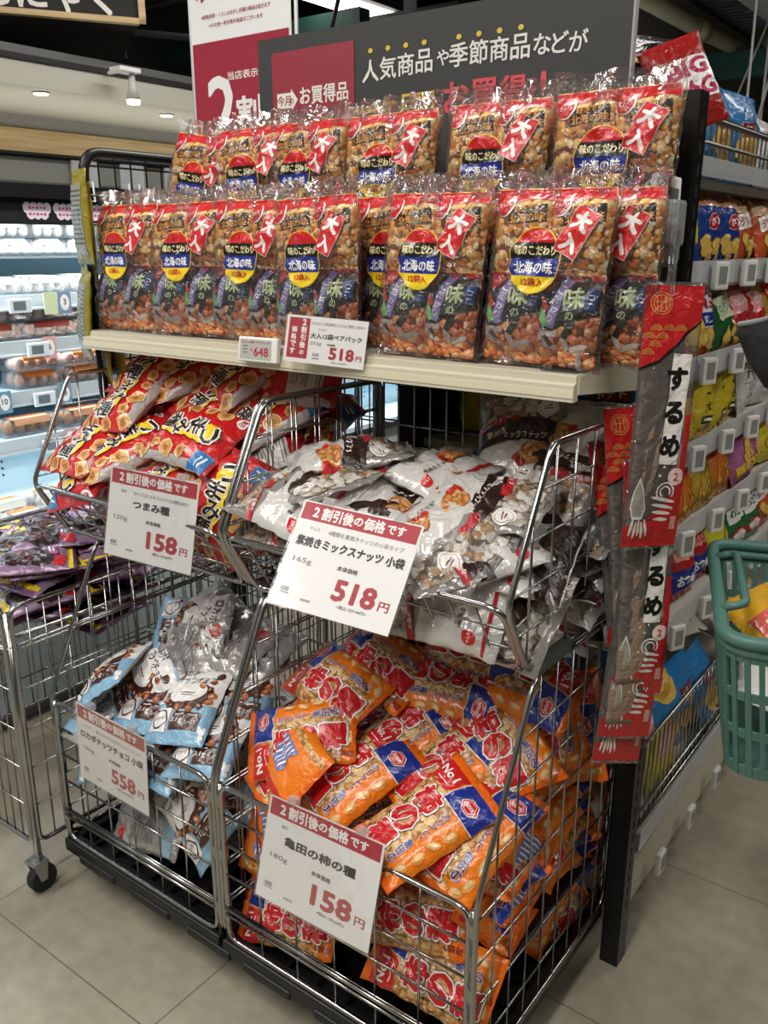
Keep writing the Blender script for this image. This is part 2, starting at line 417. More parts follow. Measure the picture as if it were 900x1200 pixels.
struct(MB().bb((-6.5, -3, -.1), (4, 13, 0)).build('floor', floor_material()))
CEIL = M('ceiling_dark', 0x2b2d2e, .8)
struct(MB().bb((-6.5, -3, 4.3), (4, 13, 4.4)).build('ceiling', CEIL))
struct(MB().bb((-6.5, 12.9, 0), (4, 13, 4.3)).build('wall_back', M('wall_dark', 0x24211f, .8)))
struct(MB().bb((3.9, -3, 0), (4, 13, 4.3)).build('wall_right', M('wall_grey', 0x77756f, .8)))
struct(MB().bb((-6.5, -3, 0), (4, -2.9, 4.3)).build('wall_front', M('wall_grey', 0x77756f, .8)))
struct(MB().bb((-6.5, -2.9, 0), (-6.4, 12.9, 4.3)).build('wall_left_far', M('wall_dark', 0x24211f, .8)))
# wall behind the refrigerated case, with soffit
def wood():
    m = M('wood_panel', 0xb99a6c, .55); nt = m.node_tree; b = nt.nodes['Principled BSDF']; N = nt.nodes.new; L = nt.links.new
    tc = N('ShaderNodeTexCoord'); mp = N('ShaderNodeMapping'); mp.inputs['Scale'].default_value = (6, 1.2, 18); n = N('ShaderNodeTexNoise'); n.inputs['Scale'].default_value = 3; n.inputs['Detail'].default_value = 6
    cr = N('ShaderNodeValToRGB'); cr.color_ramp.elements[0].position = .3; cr.color_ramp.elements[0].color = lin(0xb89a6c); cr.color_ramp.elements[1].position = .75; cr.color_ramp.elements[1].color = lin(0xdcc498)
    L(tc.outputs['Object'], mp.inputs[0]); L(mp.outputs[0], n.inputs[0]); L(n.outputs['Fac'], cr.inputs[0]); L(cr.outputs[0], b.inputs['Base Color']); return m
WOOD = wood()
CREAM = M('cream_paint', 0xb9b8ac, .7)
struct(MB().bb((-4.0, -2.9, 0), (-3.92, 11, 2.2)).build('wall_left', M('grey_paint', 0x94948c, .7)))
struct(MB().bb((-3.92, -2.9, 1.6), (-3.9, 11, 2.0)).build('trim_1', WOOD))
struct(MB().bb((-6.4, -2.9, 2.06), (-3.2, 11, 2.145)).build('soffit_ceiling', CREAM))
struct(MB().bb((-3.24, -2.9, 2.145), (-3.19, 11, 2.165)).build('trim_2', M('black_trim', 0x0c0c0c, .6)))
struct(MB().bb((-3.26, -2.9, 2.166), (-3.2, 11, 2.195)).build('trim_3', M('grey_trim', 0x5b5d5c, .5)))
LAMPW = M('lamp_white', 0xfff6e6, .4, emit=9)
g = 'recessed downlights in the cream soffit'
for i, (x, y, l) in enumerate(((-3.384, 2.9, 'small recessed downlight in the cream soffit, right of the spotlight'), (-3.293, 2.204, 'small recessed downlight in the cream soffit near the left edge'))):
    t = thing('downlight', l, 'ceiling light', (x, y, 2.06), group=g)
    MB().lathe((x, y, 2.056), [(.03, -.002), (.034, 0), (.034, .003), (.028, .003)], 18).build('trim_ring', CREAM, t, True)
    MB().lathe((x, y, 2.052), [(.001, -.001), (.027, -.001), (.028, .002)], 18).build('lens', LAMPW, t)
t = thing('track_spotlight', 'small white spotlight hanging from the rail before the cream soffit', 'spotlight', (-3.08, 2.475, 2.17))
MB().bb((-3.12, 2.40, 2.14), (-3.05, 2.5, 2.158)).tube([(-3.19, 2.45, 2.15), (-3.1, 2.45, 2.15)], .008).build('mount', WHITE, t, bevel=.003)
MB().tube([(-3.08, 2.475, 2.14), (-3.08, 2.475, 2.09), (-3.08, 2.475, 2.045)], [.010, .017, .028], 16).build('lamp_body', M('lamp_grey', 0xb8b8b4, .4), t, True)
MB().lathe((-3.08, 2.475, 2.03), [(.001, 0), (.024, 0), (.027, .014)], 16).build('bulb', M('bulb_emit', 0xfff4dc, .4, emit=14), t)

# ---- ceiling members
STEEL = M('ceiling_steel', 0x44484a, .6); TEAL = M('teal_beam', 0x2f5a54, .6); FIRE = M('beige_fireproof', 0xa79f90, .9, 0, .4, 30); PIPE = M('pipe_cream', 0xcfc8a4, .5)
def tk(o, l): return tag(o, l, 'beam' if 'beam' in o.name else 'pipe')
struct(tag(MB().bb((-1.95, 4.5, 2.98), (-1.25, 12.9, 3.5)).build('ceiling_beam', FIRE), 'thick beige beam across the top right corner', 'beam'))
struct(tag(MB().bb((-3.5, 6.6, 2.92), (-2.98, 12.9, 3.5)).build('ceiling_beam', FIRE), 'beige beam behind the dark sign at upper right', 'beam'))
mb = MB()
for i in range(60):
    y = 5 + i * .13; mb.prism([(y, 3.62), (y + .03, 3.56), (y + .075, 3.56), (y + .105, 3.62)], -3.6, -1.0, 0)
mb.bb((-3.6, 5, 3.62), (-1, 12.9, 3.66))
struct(mb.build('ceiling_deck', M('deck_steel', 0x8a949a, .45, .4)))
t = thing('ceiling_pipe', 'cream pipe with a kinked bend under the corrugated deck', 'pipe', (-2.5, 9, 3.0))
MB().tube([(-2.51, 5.2, 3.03), (-2.49, 7.3, 3.03), (-2.45, 8.3, 3.03), (-2.44, 8.55, 3.04), (-2.43, 8.65, 3.22), (-2.42, 8.8, 3.24), (-2.41, 9.3, 3.1), (-2.4, 12.8, 3.1)], .055, 12).build('tube', PIPE, t, True)
MB().tube([(-2.49, 7.25, 3.03), (-2.49, 7.42, 3.03)], .075, 12).build('collar', PIPE, t, True)
struct(tag(MB().bb((-3.6, 8.0, 2.78), (4, 8.12, 2.98)).build('ceiling_beam', TEAL), 'dark teal cross beam at the right, below the corrugated deck', 'beam'))
struct(tag(MB().bb((-6.4, 5.5, 2.95), (-4.3, 5.62, 3.1)).build('ceiling_beam', TEAL), 'dark teal beam above the cream soffit at the left', 'beam'))
for i in range(12):
    y = 4.2 + i * .55
    mb = MB().bb((-6.3, y, 3.05 + .1 * (i % 3)), (-3.7, y + .07, 3.12 + .1 * (i % 3)))
    struct(tag(mb.build('ceiling_joist', STEEL), 'grey steel joist in the dark ceiling at the upper left', 'joist', 'ceiling joists'))
for i, (a, b, r) in enumerate((((-4.9, 3.9, 2.75), (-3.6, 6.3, 2.75), .02), ((-4.9, 3.9, 2.82), (-4.9, 3.9, 2.6), .012), ((-4.2, 5.2, 3.2), (-4.3, 5.1, 2.7), .015), ((-3.9, 4.2, 3.3), (-4.2, 9.0, 3.3), .03), ((-4.4, 4, 3.5), (-4.0, 10, 3.5), .04), ((-3.2, 4, 3.4), (-3.6, 9.0, 3.4), .035))):
    struct(tag(MB().tube([a, b], r, 8).build('ceiling_conduit', STEEL), 'grey steel conduit in the dark ceiling', 'conduit', 'ceiling conduits'))
for i, (a, b) in enumerate((((-1.45, 5, 3.9), (-1.42, 5, 1.9)), ((-1.2, 6, 4), (-2.0, 6.2, 1.9)), ((-1.75, 6.5, 4), (-1.75, 6.5, 1.8)), ((-1.0, 5.0, 4), (-1.4, 5, 1.9)), ((-2.55, 6, 4), (-2.5, 6, 2.2)), ((-1.5, 7, 4), (-1.5, 7, 2)), ((-1.62, 6, 4), (-1.62, 6, 1.95)))):
    tag(MB().tube([a, b], .007, 6).build('hanging_wire', M('wire_grey', 0x9a9a98, .4, .6)), 'thin steel hanging wire below the ceiling at the upper right', 'wire', 'ceiling hanging wires')
t = thing('ceiling_tube_lamp', 'bright fluorescent batten above the dark sign', 'ceiling light', (-4.55, 5.4, 3.3))
MB().bb((-4.83, 4.2, 3.24), (-4.5, 6.32, 3.32)).build('housing', STEEL, t)
MB().bb((-4.76, 4.2, 3.19), (-4.57, 6.3, 3.24)).build('diffuser', M('tube_emit', 0xfff8ec, .4, emit=5), t)
t = thing('hanging_signboard', 'black hanging sign with wood frame and white handwritten kana, upper left', 'sign', (-3.2675, 2.0715, 2.53), (0, 0, R(-32.4)))
MB().bb((0, -1.2, -.212), (.02, .476, .3)).build('board', M('chalk_black', 0x1a1918, .7), t, world=False)
mb = MB()
for a, b in (((.0, -1.22, -.23), (.035, .5, -.21)), ((.0, .475, -.23), (.035, .5, .3)), ((0, -1.22, .27), (.035, .5, .31))): mb.bb(a, b)
mb.build('sign_frame', WOOD, t, world=False)
MB().bb((-.75, -1.2, -.22), (-.005, .48, .3)).build('box', M('black_matte', 0x070707, .9), t, world=False)
d = Design(); d.text('こんにゃく', 0, 0, .115, M('chalk_white', 0xe9e6df, .6), w=.58, bold=.05)
o = d.flat('lettering', t); o.rotation_euler = (R(90), 0, R(90)); o.location = (.022, .09, -.152)

# ================================================================== REFRIGERATED CASE
FR = M('case_blue_white', 0xc6e0ec, .35); FRG = M('case_grey', 0xb9c3c7, .4); CAN = M('case_canopy', 0x75766f, .45, .2)
t = thing('refrigerated_case', 'long open white refrigerated case of eggs along the left wall', 'refrigerated case', (-3.3, 3, 0))
Y0, Y1 = -.4, 6.2
MB().bb((-3.9, Y0, .0), (-2.48, Y1, .06)).build('plinth', M('case_plinth', 0x6d7376, .5), t)
MB().bb((-3.9, Y0, .06), (-2.46, Y1, .58)).bb((-2.49, Y0, .58), (-2.455, Y1, .66)).build('lower_front', M('case_front', 0xd6e8f0, .4), t)
MB().bb((-2.50, Y0, .66), (-2.435, Y1, .685)).build('bumper_rail', M('case_rail', 0x3b4042, .4), t)
mb = MB().bb((-3.85, Y0, .44), (-3.8, Y1, 1.75))
for i in range(30):
    for k in range(4): mb.bb((-3.8, Y0 + .2 + i * .22, .62 + k * .03), (-3.798, Y0 + .212 + i * .22, .632 + k * .03), 1)
mb.build('back_panel', [FR, M('hole_dark', 0x26323a, .6)], t)
MB().bb((-3.12, Y0, .58), (-3.10, Y1, .775)).build('inner_panel', FR, t)
mb = MB()
for i in range(26):
    y = 1.1 + i * .32
    for k in range(4): mb.lathe((-3.0995, y, .655 + .026 * k), [(.005, 0), (.005, .001)], 8, 0, 0)
mb.build('hole_row', M('hole_dark', 0x26323a, .6), t)
SH = [(.785, -3.08), (.962, -3.08), (1.148, -3.08), (1.312, -3.1)]
for z, x in SH:
    MB().bb((-3.8, Y0, z - .012), (x, Y1, z)).build('shelf', FR, t)
    MB().bb((x, Y0, z - .05), (x + .012, Y1, z + .004)).bb((x + .012, Y0, z - .052), (x + .02, Y1, z - .045)).build('price_rail', FRG, t)
MB().bb((-3.8, Y0, 1.443), (-3.3, Y1, 1.452)).build('glass_shelf', film_mat('case_glass', .15, .5, (.92, .97, .98, 1), .02, 8, .05), t)
MB().bb((-3.85, Y0, 1.70), (-2.98, Y1, 1.80)).build('canopy', CAN, t, bevel=.01)
MB().bb((-2.99, Y0, 1.655), (-2.965, Y1, 1.70)).build('canopy_edge', BLACKMETAL, t); MB().bb((-3.0, Y0, 1.795), (-2.96, Y1, 1.805)).build('canopy_edge', BLACKMETAL, t)
MB().bb((-3.12, Y0, 1.66), (-3.06, Y1, 1.675)).build('light_strip', M('strip_emit', 0xeaf6ff, .4, emit=5), t)
MB().bb((-3.10, Y0, .58), (-2.49, Y1, .59)).build('well_tray', FR, t)
for i in range(5):
    y = 2.08 + i * .215
    o = thing('sign_holder', 'clear plastic sign holder clipped on the dark case canopy', 'sign holder', (-2.97, y, 1.76), group='clear holders on the case canopy')
    MB().bb((-2.972, y, 1.70), (-2.962, y + .11, 1.79)).build('pocket', film_mat('holder_haze', .3, .4, (1, 1, 1, 1), .05, 10, .08), o)
    MB().tube([(-2.96, y + .03, 1.72), (-2.955, y + .03, 1.65), (-2.955, y + .08, 1.65), (-2.96, y + .08, 1.72)], .004).build('hook', WHITE, o)
o = thing('case_header', 'black header strip with pink cloud shaped labels under the canopy', 'header sign', (-3.0, 1.9, 1.62))
mb = MB()
prof = [(-3.0)]
MB().bb((-3.02, 1.72, 1.565), (-3.01, 4.5, 1.66)).build('strip', M('header_black', 0x121617, .5), o)
for i in range(3):
    d = Design(); y = 1.888 + i * .122
    for k in range(7): d.ell(-.04 + k * .0133, .010 * (-1) ** k, .017, .020, M('label_pale', 0xf4eef4, .5), .1 + .1 * k)
    d.rect(0, 0, .088, .040, M('label_pale', 0xf4eef4, .5))
    for q in (-1, 1):
        for i2 in range(5): d.rect(-.030 + i2 * .015, .011 * q, .011, .010 - .003 * (i2 % 2), M('label_pink', 0xd9559a, .5), 8 * (i2 % 3), 1.5)
    c = d.flat('cloud_label', o); c.rotation_euler = (R(90), 0, R(90)); c.location = (-3.008 + 3.0, y - 1.9 + .06, 1.612 - 1.62)

# eggs and packs
def egg_pack(name, label, cat, n, lidmat, labelmat, eggmat, stripe):
    t = thing(name, label, cat)
    mb = MB()
    for i in range(n):
        for j in range(2):
            c = (-.03 + j * .055, -.048 * (n - 1) / 2 + i * .048, .032)
            mb.lathe(c, [(.002, -.028), (.014, -.024), (.021, -.01), (.022, .002), (.017, .018), (.009, .027), (.001, .03)], 8)
    mb.build('eggs', eggmat, t, True, False)
    L = .048 * n / 2 + .005
    MB().bb((-.06, -L, 0), (.055, L, .012)).prism([(-.055, .012), (.05, .012), (.035, .062), (-.04, .062)], -L, L, 1).build('clear_lid', lidmat, t, False, False)
    mb = MB().bb((-.02, -L * .6, .0625), (.03, L * .6, .064)); mb.prism([(.036, .063), (.0445, .040), (.0455, .0405), (.037, .0638)], -L * .6, L * .6, 1)
    mb.bb((-.0355, -L * .6, .0642), (.0, L * .6, .0646), 1)
    mb.build('paper_label', [labelmat, stripe], t, False, False)
    return t
LID = film_mat('egg_lid', .10, .5, (.95, .98, 1, 1), .05, 20, .06)
E1 = egg_pack('egg_pack', 'x', 'egg pack', 4, LID, M('label_white', 0xeef2ea, .5), M('egg_white', 0xf0e6da, .5), M('label_green', 0xa9c57c, .5))
E2 = egg_pack('egg_pack', 'x', 'egg pack', 5, LID, M('label_red', 0xb4402f, .5), M('egg_pink', 0xd9a890, .5), M('label_pink2', 0xe79aa0, .5))
E3 = egg_pack('egg_pack', 'x', 'egg pack', 4, LID, M('label_orange', 0xdd7a2a, .5), M('egg_pink', 0xd9a890, .5), M('label_white', 0xeef2ea, .5))
E4 = egg_pack('egg_pack', 'x', 'egg pack', 5, LID, M('label_tan', 0xd99a72, .5), M('egg_brown', 0xb07a50, .5), M('label_brown', 0x9a4a2a, .5))
E5 = egg_pack('egg_pack', 'x', 'egg pack', 3, LID, M('label_white', 0xeef2ea, .5), M('egg_white', 0xf0e6da, .5), M('label_orange', 0xdd7a2a, .5))
rg = random.Random(4)
used = set()
def put_row(E, x, z, ys, nst, lab, grp, dz=.066):
    for y in ys:
        for k in range(nst):
            if id(E) in used: c = copy_tree(E)
            else: c = E; used.add(id(E))
            c.location = (x + rg.uniform(-.006, .006), y, z + k * dz + .001); c['label'] = lab; c['group'] = grp; c['category'] = 'egg pack'
put_row(E5, -3.42, 1.453, [1.75 + .16 * i for i in range(9)], 3, 'clear pack of pale eggs stacked on the glass top shelf of the case', 'egg packs on the glass shelf')
put_row(E1, -3.17, 1.313, [1.62 + .205 * i for i in range(7)], 1, 'pack of white eggs with green label along the front of the second case shelf', 'green labelled eggs, front layer')
put_row(E1, -3.30, 1.313, [1.66 + .205 * i for i in range(4)], 1, 'pack of white eggs with green label stacked behind on the second case shelf', 'green labelled eggs, back stack')
put_row(E2, -3.16, 1.149, [1.78 + .25 * i for i in range(2)] + [2.5, 2.75, 3.0], 2, 'pack of pinkish eggs with red label on the third case shelf', 'red labelled egg packs')
put_row(E3, -3.16, .963, [1.95 + .22 * i for i in range(6)], 2, 'pack of pink eggs with orange label on the fourth case shelf', 'orange labelled egg packs')
put_row(E4, -3.16, .786, [1.9 + .26 * i for i in range(5)], 1, 'pack of brown eggs with tan label on the lowest case shelf', 'tan labelled egg packs')
put_row(E5, -2.60, .591, [1.35 + .17 * i for i in range(9)], 1, 'pale pack lying in the lower well of the case', 'packs in the case well')
put_row(E5, -2.78, .591, [1.38 + .17 * i for i in range(9)], 1, 'pale pack lying in the lower well of the case', 'packs in the case well')
for i, (y, z, col, txt) in enumerate(((1.991, 1.302, 0xcfdcb0, ''), (2.051, 1.302, 0x7f93b4, '3'), (1.967, 1.138, 0xd7a5a3, '6'), (1.756, .955, 0x6f92a8, '10'), (2.012, .955, 0x6f92a8, '8'), (2.014, .775, 0xb89a9a, '6'))):
    x = -3.055
    nm = ['small pale green tag on the second case shelf rail', 'blue tag with white egg and number 3 on the case rail', 'pink tag with white egg and number 6 on the third case rail', 'blue tag with white egg and number 10 on the case rail', 'blue tag with white egg right of the number 10 tag', 'greyish pink tag with number 6 on the lowest case rail'][i]
    o = thing('shelf_tag', nm, 'price tag', (x, y, z - .03), group='egg tags on the case rails')
    MB().bb((x, y - .028, z - .06), (x + .003, y + .028, z + .022)).build('card', M('tag_%x' % col, col, .5), o)
    if txt:
        d = Design(); d.ell(0, 0, .02, .03, M('tag_white', 0xf0f0ee, .5), 0); d.text(txt, 0, .003, .022, M('tag_ink', 0x3a3f4a, .5), l=1, bold=.03)
        c = d.flat('egg_mark', o); c.rotation_euler = (R(90), 0, R(90)); c.location = (.0035, 0, .011)
for i, (y, z) in enumerate(((1.863, 1.302), (1.916, 1.138), (2.3, 1.138), (1.92, .95), (1.934, .765), (2.35, 1.302), (2.4, .95), (1.62, .95))):
    o = thing('electronic_price_tag', 'small white electronic price tag on a rail of the refrigerated case', 'price tag', (-3.05, y, z - .02), group='electronic tags on the case rails')
    MB().bb((-3.056, y - .045, z - .048), (-3.046, y + .045, z + .004)).build('body', M('tag_body', 0xd9e2e6, .4), o, bevel=.003)
    MB().bb((-3.046, y - .03, z - .038), (-3.0455, y + .02, z - .006)).build('display', M('tag_lcd', 0x6b7780, .3), o)

# ================================================================== SIGNS ABOVE
SY = 1.63
t = thing('dark_signboard', 'dark grey board with white, yellow and red lettering above the display', 'sign', (-1.1, SY, 1.6))
MB().bb((-1.572, SY, 1.56), (-.672, SY + .012, 1.944)).build('board', M('sign_dark', 0x3b3c3c, .6), t)
MB().bb((-.672, SY - .001, 1.56), (-.668, SY + .013, 1.944)).build('board_edge', M('sign_edge', 0xb0b0ac, .5), t)
d = Design(); sred = M('sign_red', 0x9c3140, .5); sw = M('sign_white', 0xf1efe9, .5); sy = M('sign_yellow', 0xe6c63a, .5); sr = M('sign_pinkred', 0xe0515c, .5)
d.rect(-.409, .055, .24, .165, sred)
d.poly([(-.515, .052), (-.472, .052), (-.472, .060), (-.452, .036), (-.472, .012), (-.472, .020), (-.515, .020)], sw, 1)
d.text('今月', -.494, .036, .022, sred, l=2, bold=.03); d.text('の', -.471, .034, .012, sred, l=2, bold=.03)
d.text('お買得品', -.376, .042, .038, sw, w=.140, l=1, bold=.045)
x = -.245
for ch in '人気商品や季節商品などが':
    sz = .036 if ch in 'やなどが' else .043
    d.text(ch, x, .075 + .014 * math.sin((x + .2) * 7) * .4, sz * (.8 if ch in 'や' else 1), sw, l=1, bold=.03)
    if ch not in 'やなどが': d.ell(x, .112, .006, .005, sy, 1)
    x += .0365 if ch in 'やなどが' else .0455
for i, ch in enumerate('一ヶ月間'): d.text(ch, -.245 + i * .047, -.002, .012 if ch == '一' else .046, sy, l=1, bold=.05)
for i, ch in enumerate('お買得!'): d.text(ch, -.03 + i * .064, .004, .058, sr, l=1, bold=.05)
o = d.flat('lettering', t); o.rotation_euler = (R(90), 0, 0); o.location = (.1, -.001, .175)
MB().bb((-1.17, SY + .012, 1.45), (-1.15, SY + .03, 2.1)).build('post', BLACKMETAL, t)

t = thing('red_white_poster', 'tall red and white hanging poster with a large white 2, behind the dark board', 'poster', (-2.0, 1.95, 1.9))
PX0, PX1 = -2.145, -1.76
MB().bb((PX0, 1.95, 1.55), (PX1, 1.956, 2.6)).build('board', CARD, t)
for q in (PX0 - .004, PX1 + .02): MB().tube([(q, 1.953, 1.5), (q, 1.953, 2.9)], .0055).build('frame_pole', M('alu', 0xbfc1c0, .35, .8), t)
d = Design(); pr = M('poster_red', 0xa0283c, .5)
d.rect(0, -.085, PX1 - PX0 - .008, .53, pr); d.text('2', -.078, -.0, .18, sw, w=.115, l=1, bold=.03)
d.text('当店表示価格より', .07, .085, .022, sw, w=.24, l=1, bold=.03); d.text('割引', .08, -.02, .1, sw, w=.2, l=1, bold=.05)
d.text('珍味・豆菓子', .0, .315, .062, pr, w=.33, l=1, bold=.04)
d.text('※鮮魚売場・くらしのめがし市場の商品は除きます', -.01, .245, .0115, pr, w=.27, l=1, bold=.02); d.text('※その他一部対象外商品がございます', -.01, .222, .0115, pr, w=.21, l=1, bold=.02)
o = d.flat('lettering', t); o.rotation_euler = (R(90), 0, 0); o.location = (-1.952 + 2.0, -.001, -.03)

# ================================================================== END-CAP SHELVES
ZS = 1.31
t = thing('end_shelf', 'long beige steel shelf of the end display carrying the lower nut packs', 'shelf', (-1.16, 1.45, ZS))
MB().bb((-1.765, 1.235, ZS - .012), (-.555, 1.64, ZS)).prism([(1.24, ZS), (1.232, ZS - .002), (1.232, ZS - .012), (1.224, ZS - .015), (1.224, ZS - .04), (1.24, ZS - .04)], -1.765, -.555, 0).build('board', BEIGE, t)
MB().bb((-1.765, 1.2225, ZS - .034), (-.555, 1.225, ZS - .022)).build('price_rail', M('rail_cream', 0xddd6bd, .4), t)
for q in (-.557, -1.767): MB().prism([(1.24, ZS - .002), (1.65, ZS - .002), (1.65, ZS - .07), (1.24, ZS - .03)], q, q + .004, 0).build('bracket', BEIGE, t)
ZU = 1.463
t = thing('upper_shelf', 'shorter beige shelf carrying the upper row of nut packs', 'shelf', (-1.16, 1.5, ZU))
MB().bb((-1.765, 1.385, ZU - .012), (-.56, 1.64, ZU)).bb((-1.765, 1.38, ZU - .035), (-.56, 1.386, ZU)).build('board', BEIGE, t)
MB().prism([(1.385, ZU), (1.65, ZU), (1.66, ZU - .07), (1.63, ZU - .075), (1.61, ZU - .035), (1.385, ZU - .03)], -.56, -.553, 0).build('bracket', BEIGE, t)
# clear end guard on the lower shelf
t = thing('shelf_guard', 'clear acrylic lattice guard at the right end of the shelf', 'shelf guard', (-.56, 1.35, ZS))
mb = MB(); gx = -.562
mb.tube(fillet([(gx, 1.245, ZS + .005), (gx, 1.262, ZS + .098), (gx, 1.5, ZS + .098), (gx, 1.5, ZS + .005)], .02, 4), .005, 6, True)
for i in range(9):
    y = 1.275 + i * .026; mb.tube([(gx, y, ZS + .004), (gx, y, ZS + .052)], .003)
    if i % 2 == 0: mb.tube([(gx, y, ZS + .052), (gx, y + .02, ZS + .07), (gx, y + .02, ZS + .098)], .003)
    else: mb.tube([(gx, y, ZS + .052), (gx, y - .004, ZS + .07)], .003)
mb.tube([(gx, 1.255, ZS + .052), (gx, 1.5, ZS + .052)], .003); MB().bb((gx - .06, 1.245, ZS + .0005), (gx, 1.5, ZS + .003)).build('base_plate', CLEAR, t); mb.build('lattice', film_mat('guard_acrylic', .2, .6, (.95, .96, .96, 1), .03, 10, .12), t, True)

# mesh side frame with hanging strips
t = thing('mesh_side_panel', 'black wire mesh side panel with rounded tube frame at left of the shelves', 'mesh panel', (-1.79, 1.5, 1.14))
mx = -1.79
MB().tube(fillet([(mx, 1.285, 1.12), (mx, 1.285, 1.695), (mx, 1.70, 1.695), (mx, 1.70, 1.12)], .05, 6), .012, 10, True).build('tube_frame', BLACKMETAL, t, True)
mb = MB()
for i in range(9): mb.tube([(mx, 1.325 + i * .045, 1.12), (mx, 1.325 + i * .045, 1.695)], .0022, 5)
for i in range(9): mb.tube([(mx, 1.285, 1.17 + i * .062), (mx, 1.70, 1.17 + i * .062)], .0022, 5)
mb.build('wire_mesh', BLACKMETAL, t)
t = thing('gondola_uprights', 'black slotted steel uprights and rails behind the end display', 'shelf frame', (-1.16, 1.68, 0))
slot = M('slot_dark', 0x020202, .8)
for x, zt, y_ in ((-.519, 1.735, -.125), (-1.16, 1.72, 0), (-1.78, 1.72, 0)):
    mb = MB().bb((x - .030, 1.655 + y_, .0), (x + .010, 1.70 + y_, zt))
    for k in range(48):
        z = .14 + k * .0333
        if z < zt - .03: mb.bb((x - .010, 1.6545 + y_, z), (x - .005, 1.656 + y_, z + .02), 1); mb.bb((x + .0095, 1.674 + y_, z), (x + .0105, 1.682 + y_, z + .02), 1)
    mb.build('upright', [BLACKMETAL, slot], t)
for z in (1.70, 1.32, .75, .12): MB().bb((-1.78, 1.665, z), (-.56, 1.70, z + .04)).build('crossbar', BLACKMETAL, t)
mb = MB()
for i in range(28): mb.tube([(-1.76 + i * .044, 1.66, .75), (-1.76 + i * .044, 1.66, 1.70)], .002, 5)
for i in range(9): mb.tube([(-1.78, 1.662, .80 + i * .1), (-.56, 1.662, .80 + i * .1)], .002, 5)
mb.build('back_mesh', BLACKMETAL, t)

# ================================================================== WIRE CAGES AND BASKETS
def caster(parent, x, y, s=1):
    mb = MB().bb((x - .02, y - .02, .082), (x + .02, y + .02, .088)).tube([(x, y, .07), (x, y, .1)], .012, 8)
    for q in (-1, 1): mb.prism([(y - .018, .082), (y + .018, .082), (y - .008 + .02, .034), (y - .024 + .02, .034)], x + q * .017 - .0015, x + q * .017 + .0015, 0)
    c = mb.build('caster', M('zinc', 0xa9abab, .35, .9), parent)
    MB().lathe((x, y + .008, .035), [(.012, -.013), (.033, -.013), (.035, -.008), (.035, .008), (.033, .013), (.012, .013)], 18, 0, 0).build('wheel', RUBBER, c)
def zfront(poly, y, lo=True):
    """height of the upper edge of polygon (list of y,z) at y"""
    best = -9
    for (a, b), (c, d) in zip(poly, poly[1:] + poly[:1]):
        if abs(c - a) > 1e-6 and min(a, c) - 1e-6 <= y <= max(a, c) + 1e-6: best = max(best, b + (d - b) * (y - a) / (c - a))
    return best
def yspan(poly, z):
    q = []
    for (a, b), (c, d) in zip(poly, poly[1:] + poly[:1]):
        if abs(d - b) > 1e-6 and min(b, d) - 1e-9 <= z <= max(b, d) + 1e-9: q.append(a + (c - a) * (z - b) / (d - b))
    return (min(q), max(q)) if len(q) > 1 else None
def side_grid(mb, x, poly, dy, zs, r=.0021, bottom=None):
    y0, y1 = min(p[0] for p in poly), max(p[0] for p in poly); n = max(1, round((y1 - y0) / dy))
    for i in range(1, n):
        y = y0 + (y1 - y0) * i / n; z1 = zfront(poly, y)
        zb = min(-zfront([(a, -b) for a, b in poly], y), z1)
        mb.tube([(x, y, zb), (x, y, z1)], r, 6)
    for z in zs:
        s = yspan(poly, z)
        if s: mb.tube([(x, s[0], z), (x, s[1], z)], r, 6)
